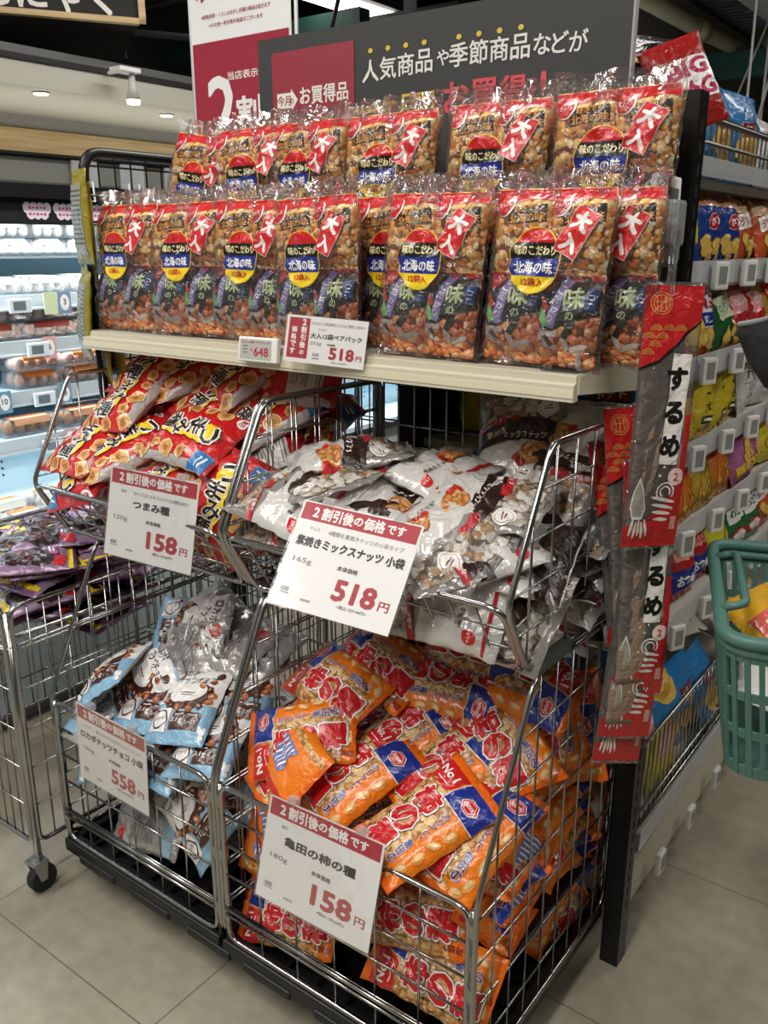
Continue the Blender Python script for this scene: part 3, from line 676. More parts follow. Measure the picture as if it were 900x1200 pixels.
def cage(x0, x1, label, group):
    yf, yb = 1.0, 1.555
    t = thing('wire_cage_cart', label, 'wire cage cart', ((x0 + x1) / 2, 1.28, 0), group=group)
    a, b = x0 + .012, x1 - .012; zb, zl = .125, .492
    mb = MB().tube(fillet([(a, yf, zb), (a, yf, zl), (b, yf, zl), (b, yf, zb)], .03, 4), .0055, 8, True)
    for i in range(1, 6): mb.tube([(a + (b - a) * i / 6, yf, zb), (a + (b - a) * i / 6, yf, zl)], .0024)
    for z in (.205, .285, .355, .425): mb.tube([(a, yf, z), (b, yf, z)], .0028)
    mb.tube([(a, yf - .006, .205), (b, yf - .006, .205)], .0045, 8); mb.tube([(a, yf - .006, .19), (b, yf - .006, .19)], .0035, 8)
    mb.build('front_panel', CHROME, t, True)
    for x in (x0, x1):
        poly = [(yf, zb), (yf, zl + .01), (yf + .165, .84), (yb, .825), (yb, zb)]
        mb = MB().tube(fillet([(x, p, q) for p, q in poly], .035, 4), .0052, 8, True)
        side_grid(mb, x, poly, .062, (.2, .29, .38, .47, .56, .65, .74))
        mb.build('side_panel', CHROME, t, True)
    mb = MB().tube(fillet([(a, yb, zb), (a, yb, .825), (b, yb, .825), (b, yb, zb)], .03, 4), .0055, 8, True)
    for i in range(1, 14): mb.tube([(a + (b - a) * i / 14, yb, zb), (a + (b - a) * i / 14, yb, .825)], .0022)
    for k in range(6): mb.tube([(a, yb, .22 + k * .1), (b, yb, .22 + k * .1)], .0022)
    mb.build('back_panel', CHROME, t, True)
    for x in (x0 + .006, x1 - .006):
        for y in (yf + .004, yb):
            top = .49 if y < 1.2 else .84; pts, rs = [(x, y, .09)], [.007]
            for z in (.16, .30, .43): pts += [(x, y, z), (x, y, z + .001), (x, y, z + .05), (x, y, z + .051)]; rs += [.007, .0095, .0095, .007]
            MB().tube(pts + [(x, y, top)], rs + [.007], 8).build('corner_post', CHROME, t, True)
    mb = MB().bb((x0, yf - .012, .088), (x1, yf + .02, .122)).bb((x0, yb - .02, .088), (x1, yb + .01, .122)).bb((x0, yf, .088), (x0 + .025, yb, .122)).bb((x1 - .025, yf, .088), (x1, yb, .122)).bb((x0, yf, .09), (x1, yb, .1))
    n = 7
    for i in range(n):
        mb.bb((x0, yf + .07 * (i + 1) - .006, .1), (x1, yf + .07 * (i + 1) + .006, .114)); mb.bb((x0 + (x1 - x0) * (i + 1) / (n + 1) - .006, yf, .1), (x0 + (x1 - x0) * (i + 1) / (n + 1) + .006, yb, .114))
    for i in range(3): mb.bb((x0 + .06 + i * .19, yf - .016, .08), (x0 + .19 + i * .19, yf + .02, .1))
    mb.build('base', BLACKPLASTIC, t, bevel=.004)
    MB().bb((x0 + .012, yf + .085, .262), (x1 - .012, yb - .01, .27)).bb((x0 + .012, yf + .085, .262), (x1 - .012, yf + .1, .31)).build('inner_tray', BLACKPLASTIC, t, bevel=.003)
    for x in (x0 + .05, x1 - .05):
        for y in (yf + .05, yb - .05): caster(t, x, y)
    return t
def basket(x0, x1, label, group):
    A, B, C_, D, E_ = (1.13, .862), (1.058, .985), (1.178, 1.217), (1.545, 1.212), (1.545, .835)
    poly = [A, B, C_, D, E_]
    t = thing('wire_basket', label, 'wire basket', ((x0 + x1) / 2, 1.3, .85), group=group)
    for x in (x0, x1):
        mb = MB().tube(fillet([(x, p, q) for p, q in poly], .025, 4), .0053, 8, True)
        side_grid(mb, x, poly, .066, (.93, 1.0, 1.075, 1.15)); mb.build('side_panel', CHROME, t, True)
    a, b = x0 + .008, x1 - .008
    mb = MB().tube(fillet([(a, A[0], A[1]), (a, B[0], B[1]), (b, B[0], B[1]), (b, A[0], A[1])], .03, 4), .0055, 8, True)
    for i in range(1, 12): mb.tube([(a + (b - a) * i / 12, A[0], A[1]), (a + (b - a) * i / 12, B[0], B[1])], .002)
    for q in (.33, .66): mb.tube([(a, A[0] + (B[0] - A[0]) * q, A[1] + (B[1] - A[1]) * q), (b, A[0] + (B[0] - A[0]) * q, A[1] + (B[1] - A[1]) * q)], .0024)
    mb.build('front_lip', CHROME, t, True)
    mb = MB().tube([(a, E_[0], E_[1]), (b, E_[0], E_[1])], .005, 8).tube([(a, D[0], D[1]), (b, D[0], D[1])], .0055, 8)
    for i in range(0, 15): mb.tube([(a + (b - a) * i / 14, D[0], D[1]), (a + (b - a) * i / 14, E_[0], E_[1])], .0022)
    for z in (.93, 1.02, 1.12): mb.tube([(a, D[0], z), (b, D[0], z)], .0022)
    mb.build('back_panel', CHROME, t, True)
    mb = MB()
    for i in range(1, 15): mb.tube([(a + (b - a) * i / 15, A[0], A[1]), (a + (b - a) * i / 15, E_[0], E_[1])], .0022)
    for q in (.0, .25, .5, .75): mb.tube([(a, A[0] + (E_[0] - A[0]) * q, A[1] + (E_[1] - A[1]) * q - .003), (b, A[0] + (E_[0] - A[0]) * q, A[1] + (E_[1] - A[1]) * q - .003)], .003)
    mb.build('bottom_grid', CHROME, t, True)
    for x in (x0, x1): MB().bb((x - .006, 1.16, .838), (x + .006, 1.28, .864)).build('clip', M('clip_grey', 0x4d5552, .5), t)
    return t
XL0, XL1, XR0, XR1 = -1.70, -1.162, -1.152, -.562
cage(XL0, XL1, 'chrome wire cage cart on black base, left one with the blue pouches', 'wire cage carts')
cage(XR0, XR1, 'chrome wire cage cart on black base, right one with the orange bags', 'wire cage carts')
basket(-1.765, XL1 - .006, 'chrome wire basket at left holding the red snack bags', 'wire baskets')
basket(XR0 - .004, XR1, 'chrome wire basket at right holding the grey nut pouches', 'wire baskets')
# left bin
def bin_cart():
    x0, x1, y0, y1 = -2.32, -1.718, .925, 2.0; zb, zt = .135, .735
    t = thing('wire_bin_cart', 'deep chrome wire bin cart at the left edge, filled with purple bags', 'wire bin cart', ((x0 + x1) / 2, 1.5, 0))
    for nm, P, n1, c0, c1 in (('front_panel', [(x0, y0, zb), (x0, y0, zt), (x1 - .014, y0, zt), (x1 - .014, y0, zb)], 17, None, None), ('back_panel', [(x0, y1, zb), (x0, y1, zt), (x1, y1, zt), (x1, y1, zb)], 14, None, None),
                      ('side_panel', [(x1, y0 + .012, zb), (x1, y0 + .012, zt), (x1, y1, zt), (x1, y1, zb)], 26, None, None), ('side_panel', [(x0, y0 + .012, zb), (x0, y0 + .012, zt), (x0, y1, zt), (x0, y1, zb)], 26, None, None)):
        mb = MB().tube(fillet(P, .025, 4), .006, 8, True); A, B, C_, D = [Vector(p) for p in P]
        for i in range(1, n1): q = i / n1; mb.tube([A.lerp(D, q), B.lerp(C_, q)], .0024)
        for k in range(1, 6): q = k / 6; mb.tube([A.lerp(B, q), D.lerp(C_, q)], .0026)
        mb.build(nm, CHROME, t, True)
    for x in (x0, x1 - .006):
        for y in (y0 + .006, y1): MB().tube([(x, y, .09), (x, y, zt - .01)], .009, 8).build('corner_post', CHROME, t, True)
    mb = MB()
    for i in range(13): mb.tube([(x0 + (x1 - x0) * i / 12, y0, .645), (x0 + (x1 - x0) * i / 12, y1, .645)], .003)
    for i in range(5): mb.tube([(x0, y0 + (y1 - y0) * i / 4, .641), (x1, y0 + (y1 - y0) * i / 4, .641)], .0035)
    mb.tube([(x1 - .01, y0 + .03, .66), (x1 - .01, y1, .66)], .005)
    mb.build('inner_shelf', CHROME, t, True)
    for x in (x0 + .01, x1 - .006):
        for y in (y0 + .0, y1 - .02): caster(t, x, y)
bin_cart()

POSES = {
 'O': [
  (0, (-0.892, 1.120, 0.547), (0.51, 0.19, -0.42), 'orange cracker bag lying just behind the 158 yen card, blue band toward upper right'),
  (1, (-0.721, 1.094, 0.533), (0.48, 0.25, -0.44), 'orange cracker bag at the front rim, second of three parallel bags from the left'),
  (2, (-0.648, 1.136, 0.523), (0.52, 0.19, -0.13), 'orange cracker bag at the front rim, rightmost parallel one, corner on rail'),
  (0, (-0.854, 1.233, 0.590), (0.56, 0.30, -0.44), 'orange cracker bag half hidden, only its blue top showing above the front bag'),
  (1, (-0.741, 1.203, 0.574), (0.51, 0.20, -0.34), 'orange cracker bag showing only its blue top between the parallel front bags'),
  (2, (-1.036, 1.226, 0.649), (0.05, -0.50, 1.26), 'orange cracker bag at left back with blue corner pointing up left'),
  (0, (-1.032, 1.116, 0.582), (-0.42, -0.61, 2.23), 'small looking orange cracker bag at left with red rosette and blue end facing left'),
  (3, (-1.035, 1.085, 0.558), (0.09, -0.84, 0.90), 'orange cracker bag at left wires showing its clear back and inner sachets'),
  (1, (-1.018, 1.123, 0.519), (0.50, 0.22, -0.38), 'orange cracker bag wedged below the left bags, only red and blue corner showing'),
  (1, (-0.814, 1.321, 0.667), (0.08, 0.65, -1.44), 'orange cracker bag lying crosswise in the shade under the silver basket'),
  (2, (-0.794, 1.364, 0.719), (0.07, 1.02, -1.49), 'orange cracker bag standing on edge at the very back under the basket'),
  (0, (-0.683, 1.287, 0.625), (0.47, -0.32, 0.85), 'orange cracker bag right of centre with blue band at its upper edge'),
  (1, (-0.659, 1.420, 0.630), (0.96, 0.01, 0.83), 'orange cracker bag standing upright against the right corner post'),
  (2, (-0.683, 1.480, 0.581), (0.74, 0.92, -0.72), 'orange cracker bag flat on edge at right back, top of the side stack'),
  (3, (-0.682, 1.481, 0.497), (0.72, 0.94, -0.75), 'orange cracker bag on edge at right back, below the top of the side stack'),
  (0, (-0.657, 1.439, 0.516), (0.42, 0.57, -0.11), 'orange cracker bag behind the right wires with crumpled blue patch'),
  (1, (-0.674, 1.434, 0.361), (0.28, 0.79, -0.49), 'orange cracker bag leaning on the right wires, long side forward'),
  (2, (-0.651, 1.441, 0.256), (0.42, 0.69, -0.03), 'orange cracker bag at right back corner beside the black post'),
  (0, (-0.632, 1.464, 0.202), (1.24, -0.22, 1.31), 'orange cracker bag hanging over the tray at right back, red tip down'),
  (1, (-0.634, 1.394, 0.238), (0.97, 0.73, 0.55), 'orange cracker bag upright behind the right wires, red rosette at its foot'),
  (3, (-0.613, 1.205, 0.395), (0.90, 0.80, 0.76), 'orange cracker bag at the right front corner seen edge on with red seams'),
  (2, (-0.748, 1.080, 0.352), (-0.28, -0.81, 1.95), 'orange cracker bag behind the front rail just right of the price card'),
  (1, (-0.674, 1.060, 0.271), (0.21, -0.92, 1.49), 'orange cracker bag slipped to the cage bottom at the front, lowest of all'),
  (3, (-1.047, 1.060, 0.345), (0.24, 1.06, -1.52), 'orange cracker bag tail poking out low at left of the 158 yen card'),
  (3, (-1.045, 1.058, 0.424), (1.23, -0.59, -0.10), 'blue backed cracker bag upright at left of the 158 yen card'),
  (0, (-1.038, 1.075, 0.192), (-0.23, -0.76, 1.90), 'orange cracker bag under the 158 yen card, only its lower edge showing'),
  (0, (-0.979, 1.312, 0.677), (0.15, -0.52, 1.27), 'orange cracker bag at back left in deep shade beside the upturned one'),
  (2, (-0.690, 1.365, 0.699), (-0.01, 0.54, -1.59), 'orange cracker bag at back right under the basket corner'),
  (1, (-0.668, 1.394, 0.356), (0.34, 0.56, -0.32), 'orange cracker bag beneath the leaning right bags, plain lower end showing'),
  (2, (-0.825, 1.109, 0.440), (0.45, 0.31, -0.55), 'orange cracker bag beneath the two front bags, behind the price card'),
  (0, (-0.666, 1.187, 0.381), (0.49, 0.23, -0.41), 'orange cracker bag beneath the rightmost parallel front bag'),
 ],
 'R': [
  (0, (-1.667, 1.259, 1.150), (0.46, -0.19, 0.05), 'red snack bag at upper left of the basket, long side sloping down left'),
  (1, (-1.628, 1.382, 1.157), (0.48, -0.05, 0.09), 'red snack bag tucked between the upper left and the middle bags'),
  (2, (-1.379, 1.199, 1.117), (-0.08, 0.56, -1.63), 'red snack bag lying flat on top at the front centre, above the price card'),
  (1, (-1.582, 1.184, 1.069), (0.41, 0.26, -0.54), 'red snack bag under the front centre bag, letters half covered'),
  (0, (-1.660, 1.137, 1.014), (-0.60, 0.35, -3.11), 'red snack bag at the low left corner with blue end toward the rail'),
  (2, (-1.437, 1.348, 1.169), (0.43, 0.24, -0.27), 'red snack bag in the shade behind the front centre bag, blue stripe up'),
  (0, (-1.413, 1.393, 1.222), (0.45, 0.18, -0.37), 'red snack bag at the back under the shelf with yellow patch'),
  (1, (-1.586, 1.392, 1.212), (0.39, 0.28, -0.59), 'red snack bag at the back left under the shelf'),
  (3, (-1.266, 1.405, 1.226), (0.23, 0.80, -1.25), 'red snack bag at the back right lying on edge, white text side out'),
  (2, (-1.293, 1.350, 1.150), (0.42, 0.24, -0.50), 'red snack bag behind the right side wires, centre of the heap'),
  (3, (-1.277, 1.279, 1.056), (0.54, 0.49, -0.67), 'red snack bag behind the corner posts with white text side out'),
  (0, (-1.265, 1.427, 1.115), (0.66, 0.27, -0.33), 'red snack bag at right against the dividing wires, clear end'),
  (1, (-1.263, 1.422, 1.125), (0.55, 0.07, 0.46), 'red snack bag at far right back, dark blue edge'),
  (2, (-1.253, 1.153, 1.006), (1.14, 0.23, 0.01), 'red snack bag upright low behind the rail right of the 158 yen card'),
  (1, (-1.406, 1.163, 1.033), (0.42, 0.24, -0.50), 'red snack bag behind the top of the 158 yen card'),
  (0, (-1.278, 1.318, 0.943), (0.58, 0.77, -0.69), 'red snack bag low at right behind the posts, blue corner up'),
  (0, (-1.678, 1.361, 1.220), (0.48, -0.01, 0.02), 'red snack bag at the back left corner near the black frame'),
  (2, (-1.395, 1.441, 1.210), (0.48, -0.02, 0.03), 'red snack bag deep at the back centre'),
  (1, (-1.678, 1.165, 1.069), (0.48, 0.01, -0.02), 'red snack bag low at the left behind the slanted rail'),
  (2, (-1.274, 1.371, 1.017), (0.21, 0.44, -1.11), 'red snack bag low between the two baskets'),
 ],
 'S': [
  (0, (-1.032, 1.274, 1.112), (0.18, 0.05, -0.83), 'grey nut pouch at the back left, clear side up with dark end right'),
  (1, (-1.048, 1.133, 1.057), (0.07, -0.43, 1.42), 'grey nut pouch at the left front with white end and red stripe at left'),
  (2, (-1.037, 1.190, 1.075), (0.13, 0.22, -1.91), 'grey nut pouch with dark brown lettered patch behind the left one'),
  (3, (-0.965, 1.207, 1.057), (0.26, -0.23, 0.71), 'grey nut pouch behind the 518 yen card with round pale logo'),
  (0, (-0.909, 1.229, 1.046), (0.16, -0.02, 0.14), 'grey nut pouch right of the round logo pouch, nuts showing'),
  (1, (-0.889, 1.325, 1.096), (0.02, -0.11, 1.36), 'large shiny grey nut pouch lying on top at the back centre'),
  (2, (-0.723, 1.257, 1.075), (0.05, 0.30, -1.42), 'grey nut pouch in the centre with clear window full of nuts'),
  (0, (-0.677, 1.412, 1.048), (-0.08, -0.17, 2.58), 'white nut pouch right of centre with printed almonds'),
  (3, (-0.668, 1.242, 1.001), (-0.07, -0.43, 1.75), 'white nut pouch at the front rail with pale lower half'),
  (1, (-0.739, 1.170, 1.041), (-0.10, 0.42, -1.81), 'crumpled grey nut pouch beside the right edge of the 518 yen card'),
  (0, (-0.644, 1.435, 0.966), (0.14, 0.39, -0.01), 'white nut pouch at the right wires with red dot logo'),
  (2, (-0.760, 1.453, 1.138), (0.93, -0.20, 0.15), 'dark brown nut pouch standing upright at the back'),
  (3, (-0.658, 1.423, 1.046), (0.11, 0.23, -0.20), 'white nut pouch at the right back corner'),
  (1, (-0.648, 1.416, 0.888), (0.39, 0.59, 0.44), 'dark striped nut pouch at the far right against the wires'),
  (2, (-0.653, 1.444, 1.124), (-0.76, -0.13, 3.01), 'nut pouch leaning steeply at the right back, dark edge up'),
  (0, (-0.841, 1.136, 0.950), (0.06, 0.98, -1.50), 'grey nut pouch low behind the rail at right of the 518 yen card'),
  (1, (-0.726, 1.143, 0.944), (-0.07, -0.85, 1.67), 'grey nut pouch low behind the front rail, centre'),
  (2, (-0.662, 1.202, 0.917), (-0.06, 0.85, -1.65), 'grey nut pouch low behind the front rail, right of centre'),
  (3, (-0.681, 1.382, 0.871), (-0.22, -0.81, 2.27), 'white nut pouch low at the front right corner'),
  (0, (-0.642, 1.435, 0.868), (0.30, 0.85, 0.03), 'white nut pouch low at the right wires'),
  (1, (-0.631, 1.433, 0.891), (0.25, 0.97, 0.08), 'white nut pouch low at the right wires near the back'),
  (2, (-1.044, 1.172, 0.989), (-0.03, -0.15, 1.79), 'grey nut pouch under the left front pouch'),
  (3, (-1.049, 1.445, 1.060), (0.02, 0.16, -1.44), 'grey nut pouch at the back under the large shiny one'),
  (0, (-0.874, 1.434, 1.073), (-0.04, 0.15, -1.85), 'grey nut pouch at the back right of the large shiny one'),
  (1, (-0.683, 1.355, 1.003), (0.10, 0.12, -0.87), 'grey nut pouch in the middle layer behind the white front pouch'),
  (2, (-0.702, 1.169, 1.009), (-0.13, -0.10, 2.49), 'grey nut pouch in the middle layer right of the 518 yen card'),
  (0, (-1.022, 1.240, 0.992), (-0.00, 0.16, -1.60), 'grey nut pouch in the lower layer behind the 518 yen card'),
  (3, (-0.645, 1.430, 1.017), (0.16, 0.01, -0.09), 'white nut pouch in the middle layer at the right'),
 ],
 'B': [
  (0, (-1.352, 1.118, 0.549), (0.48, -0.19, 0.24), 'blue and white choco nut pouch lying face up on top at the centre'),
  (1, (-1.594, 1.100, 0.561), (0.11, -0.59, 0.41), 'white topped choco nut pouch leaning at the left, brown nuts up'),
  (2, (-1.528, 1.135, 0.543), (0.67, 0.33, -0.57), 'blue choco nut pouch on edge between the left and centre pouches'),
  (0, (-1.471, 1.131, 0.525), (0.46, -0.09, 0.18), 'choco nut pouch half covered by the central pouch, blue part showing'),
  (3, (-1.457, 1.204, 0.612), (0.30, 0.95, -1.20), 'choco nut pouch at the back seen along its flat blue base'),
  (2, (-1.473, 1.239, 0.650), (0.31, 0.77, -1.14), 'grey backed choco nut pouch at the back with red round logo'),
  (3, (-1.442, 1.288, 0.654), (0.32, -0.39, 1.28), 'grey choco nut pouch at the very back, corner up'),
  (3, (-1.377, 1.260, 0.630), (-0.00, 0.46, -1.58), 'crumpled dark grey choco nut pouch at the back right'),
  (1, (-1.281, 1.206, 0.563), (0.50, -0.01, 0.44), 'white choco nut pouch right of the centre one, behind the posts'),
  (0, (-1.270, 1.104, 0.502), (0.44, -0.14, 0.28), 'choco nut pouch under the lower right corner of the central one'),
  (1, (-1.268, 1.113, 0.387), (0.92, -0.42, 0.41), 'white choco nut pouch with brown ring behind the front wires'),
  (2, (-1.290, 1.050, 0.335), (0.96, -1.02, 0.53), 'blue choco nut pouch hanging down inside the front wires, brown block'),
  (3, (-1.480, 1.080, 0.221), (-0.25, -0.90, 1.88), 'white choco nut pouch low in front with red logo at its left end'),
  (2, (-1.582, 1.060, 0.384), (0.64, 0.75, -0.99), 'blue choco nut pouch low at the left on the black ledge'),
  (0, (-1.374, 1.085, 0.454), (0.46, 0.00, -0.00), 'blue choco nut pouch behind the 558 yen card, right part'),
  (3, (-1.618, 1.082, 0.470), (0.50, -0.23, -0.20), 'blue choco nut pouch at the left wires, just above the 558 yen card'),
  (3, (-1.310, 1.273, 0.606), (0.46, 0.05, -0.10), 'grey choco nut pouch at the right back beside the dividing wires'),
  (0, (-1.539, 1.097, 0.451), (0.45, -0.11, 0.23), 'blue choco nut pouch behind the 558 yen card, left part'),
 ],
 'P': [
  (0, (-1.963, 1.113, 0.780), (0.02, 0.00, -0.02), 'purple candy bag at the left bin, topmost with torn red patch'),
  (1, (-1.854, 1.115, 0.754), (-0.06, 0.08, 2.65), 'purple candy bag at the near corner of the left bin, dark patch up'),
  (2, (-1.929, 1.164, 0.791), (0.02, 0.01, -0.65), 'purple candy bag at the middle of the left bin'),
  (1, (-1.855, 1.220, 0.761), (-0.01, 0.02, -1.87), 'purple candy bag with yellow label at the right side of the left bin'),
  (0, (-1.914, 1.253, 0.793), (-0.01, 0.02, -1.92), 'purple candy bag behind the yellow labelled one'),
  (2, (-1.854, 1.259, 0.727), (-0.20, -0.03, -1.84), 'purple candy bag at the right rim beside the slanted rail'),
  (1, (-1.857, 1.082, 0.776), (0.02, 0.01, -0.59), 'purple candy bag at the front rim of the left bin'),
  (0, (-1.844, 1.276, 0.642), (0.02, -0.01, 0.32), 'purple candy bag low at the right wires of the left bin'),
  (2, (-1.836, 1.369, 0.687), (0.02, -0.00, 0.20), 'purple candy bag behind the red snack price card'),
  (1, (-1.834, 1.512, 0.670), (0.02, -0.00, 0.18), 'purple candy bag at the far end of the left bin'),
  (0, (-1.840, 1.140, 0.687), (-0.02, -0.01, 2.88), 'purple candy bag lower layer at the near corner'),
  (2, (-1.841, 1.074, 0.688), (0.02, 0.01, -0.27), 'purple candy bag lower layer behind the front wires'),
  (1, (-1.834, 1.177, 0.626), (0.02, -0.00, 0.17), 'purple candy bag lowest layer at the right wires'),
  (0, (-1.832, 1.248, 0.595), (0.02, -0.00, 0.15), 'purple candy bag lowest layer behind the slanted rail'),
  (2, (-1.858, 1.083, 0.652), (0.02, 0.01, -0.63), 'purple candy bag lowest layer at the front'),
 ],
}

# ================================================================== BAG DESIGNS
def I(n, c): return ink(n, c)
I_WHITE, I_BLACK, I_RED, I_BLUE, I_YEL = I('white', 0xf4f2ee), I('black', 0x14100e), I('red', 0xc81e22), I('blue', 0x1d2f8c), I('yellow', 0xf2cf27)
NUT_A = nuts('nuts_golden', [0xf0a848, 0xf8c676, 0xe29030, 0xfae6b8, 0xdc7a20, 0xf6d08c], 66, 0x7a3a14)
NUT_B = nuts('nuts_reddish', [0xe68450, 0xf0a868, 0xd06a3c, 0xf4c09a, 0xe08044, 0xc86838], 74, 0x6a2e14)
NUT_C = nuts('crackers_tan', [0xd7a25e, 0xe2b878, 0xc4874a, 0xecca94], 90, 0x9a6228, .8, .35, .08)
NUT_G = nuts('nuts_in_clear_pack', [0xb0a89e, 0xc8c2ba, 0x989088, 0xa88a6c, 0xd0ccc6, 0x9a7a5c], 70, 0x5e564f, .9, .25, .10)

# ---- nut twin pack: film bag > two red packs, two black packs, sticker, tag
def nut_pack_designs():
    up = Design(); Rd = I_RED; db = I('darkbrown', 0x2b1a12); og = I('orange_txt', 0xf0a02a)
    up.poly([(-.049, .066), (.049, .066), (.049, .048), (.02, .051), (-.01, .045), (-.03, .05), (-.049, .042)], Rd)
    up.rect(0, -.063, .098, .008, Rd)
    up.rect(.012, .027, .060, .026, db, 7); up.text('好きです', .012, .036, .010, og, rot=7, l=1, bold=.03); up.text('北海の味', .013, .022, .014, og, w=.056, rot=7, l=1, bold=.04)
    up.ell(-.027, .040, .017, .017, I_WHITE, 1); up.ell(-.029, .041, .0155, .0165, Rd, 2); up.text('でん六', -.029, .041, .008, I_WHITE, w=.022, rot=12, l=3, bold=.03)
    lo = Design(); bk = I_BLACK; pu = I('violet', 0x8a7ab8); gr = I('pale_green', 0xbfcf9a)
    lo.poly([(-.049, .066), (.049, .066), (.049, .012), (.03, .004), (.005, -.004), (-.02, -.018), (-.049, -.010)], bk)
    lo.rect(-.012, .026, .017, .075, pu, -14, 1); lo.vtext('こだわり', -.008, .045, .012, I_WHITE, .0145, 2, .03, -14)
    lo.text('味', .014, .034, .032, gr, l=1, bold=.05, rot=6); lo.text('の', .012, .008, .012, gr, l=1, bold=.04)
    lo.rect(.038, .034, .014, .03, I('box_blue', 0x2b4a8e), -3, 1); [lo.rect(.038, .040 - i * .006, .007, .0012, I_WHITE, -3, 2) for i in range(3)]
    lo.ell(-.034, .054, .013, .012, Rd, 2); lo.text('でん六', -.034, .054, .006, I_WHITE, w=.018, l=3, bold=.03)
    lo.rect(-.036, .026, .011, .028, I('slip_red', 0xd2452f), 38, 2); lo.rect(-.033, .004, .012, .03, I('slip_green', 0x78b46a), 30, 2)
    lo.ell(-.044, -.012, .008, .014, I('slip_pink', 0xc06a9a), 1, 10)
    g = random.Random(3); fish = I('fish_grey', 0xb7a9a2); nori = I('nori', 0x2a2a20)
    for k in range(5): lo.ell(g.uniform(-.04, .04), g.uniform(-.055, -.02), .016, .0045, fish, 1, g.uniform(-70, 70))
    lo.rect(.012, -.012, .011, .03, nori, -28, 2); lo.rect(-.02, -.03, .007, .02, nori, 40, 1)
    return up, lo
UPD, LOD = nut_pack_designs()
def sticker_designs():
    s = Design(); ry = .050; rx = .044
    s.ell(0, 0, rx, ry, I_YEL); s.ell(0, 0, rx - .0018, ry - .002, I_YEL, 1)
    s.ell(0, 0, rx - .0018, ry - .002, I_RED, 2, 0, .55, 1); s.ell(0, 0, rx - .0018, ry - .002, I_BLACK, 2, 0, .06, .55); s.ell(0, 0, rx - .0018, ry - .002, I_BLUE, 2, 0, -.48, .06)
    cr = I('cream_txt', 0xf4e6b0)
    s.text('味のこだわり', 0, .0150, .0150, cr, w=.068, l=3, bold=.05); s.text('北海の味', 0, -.0105, .0185, I_WHITE, w=.066, l=3, bold=.05); s.text('12袋入', 0, -.0315, .0120, I_RED, w=.036, l=3, bold=.04)
    t = Design(); t.rect(0, 0, .039, .071, I('tag_edge', 0xf6ece6)); t.rect(0, 0, .0375, .0695, I('tag_red', 0xd02a30), 0, 1)
    t.text('大', 0, .0165, .030, I_WHITE, w=.030, l=2, bold=.10); t.text('入', 0, -.017, .028, I_WHITE, w=.030, l=2, bold=.10)
    t2 = Design(); t2.mats = t.mats
    for v, f, mi, l in t.e: a = R(-24); Q = np.array([[math.cos(a), -math.sin(a)], [math.sin(a), math.cos(a)]]); t2.e.append((v @ Q.T + np.array([.056, .052]), f, mi, l))
    s2 = Design(); s2.mats = s.mats; s2.e = [(v + np.array([-.006, .010]), f, mi, l) for v, f, mi, l in s.e]
    return s2, t2
STK, TAGD = sticker_designs()
NUTBAG = []
for k in range(3):
    film = Pillow(.208, .30, .062, 14, 20, .042, .014, 5, 5, 1., .0035, 0, .15, .2, 40 + k, .003, .02, .012)
    fm = film.mesh('film', [FILM]); st = film.wrap(STK.compile(film.xs, film.ys), STK.mats, 'round_sticker', .0008); tg = film.wrap(TAGD.compile(film.xs, film.ys), TAGD.mats, 'red_tag', .0018)
    packs = []
    for j, (D_, nm) in enumerate(((UPD, NUT_A), (LOD, NUT_B))):
        for i in range(2):
            p = Pillow(.1, .136, .044, 8, 10, .008, .006, 3.2, 3, 1., .002, 0, 0, 0, 90 + k * 7 + j * 3 + i, .001, .02)
            packs.append((p.mesh('nut_pack', [nm]), p.wrap(D_.compile(p.xs, p.ys), D_.mats, 'printed_front'), (-.047 + .094 * i, .052 if j == 0 else -.076, .001 * i)))
    NUTBAG.append((fm, st, tg, packs))
def nut_bag(k, loc, rot, label, group):
    fm, st, tg, packs = NUTBAG[k % 3]
    t = ob('nut_twin_pack', fm, None, loc, rot); t.scale = (1.05, 1, 1); tag(t, label, 'snack pack', group)
    for j, (pm, pp, pl) in enumerate(packs):
        o = ob('red_nut_pack' if j < 2 else 'black_nut_pack', pm, t, pl); ob('printed_front', pp, o)
    ob('round_sticker', st, t); ob('red_tag', tg, t)
    return t
GL, GU = 'nut twin packs on the long beige shelf', 'nut twin packs on the upper shelf'
ordn = ['first', 'second', 'third', 'fourth', 'fifth', 'sixth', 'seventh']
HB = .15
for i, (x, y, roll, yaw, lean) in enumerate(((-1.655, 1.283, 0, -2, 6), (-1.462, 1.287, 1, 3, 7), (-1.282, 1.293, -1, 2, 5), (-1.102, 1.276, 2, -3, 3), (-.850, 1.283, -1, -3, 7), (-.638, 1.283, -1, -4, 7))):
    lab = ['nut twin pack standing at the far left end of the beige shelf', 'nut twin pack second from the left end of the beige shelf', 'nut twin pack third along the beige shelf, above the 648 tag', 'nut twin pack behind the 518 yen shelf card, tilted forward', 'nut twin pack second from the right on the beige shelf', 'large nut twin pack at the right end beside the clear guard'][i]
    nut_bag(i, (x, y, ZS + HB + .001), (R(90 - lean), 0, R(yaw)), lab, GL).rotation_euler.rotate_axis('Z', R(roll))
for i, (x, y, yaw) in enumerate(((-1.60, 1.349, 3), (-1.40, 1.351, -3), (-1.18, 1.352, 2), (-.965, 1.345, -2), (-.775, 1.352, 3), (-.585, 1.349, -5))):
    lab = ['second-row nut twin pack behind the far left one on the beige shelf', 'second-row nut twin pack between second and third front packs', 'second-row nut twin pack behind the forward tilted pack', 'second-row nut twin pack in the gap right of the forward tilted pack', 'second-row nut twin pack behind the second from right front pack', 'second-row nut twin pack behind the right end pack, shifted right'][i]
    nut_bag(i + 1, (x, y, ZS + HB + .001), (R(86), 0, R(yaw)), lab, GL)
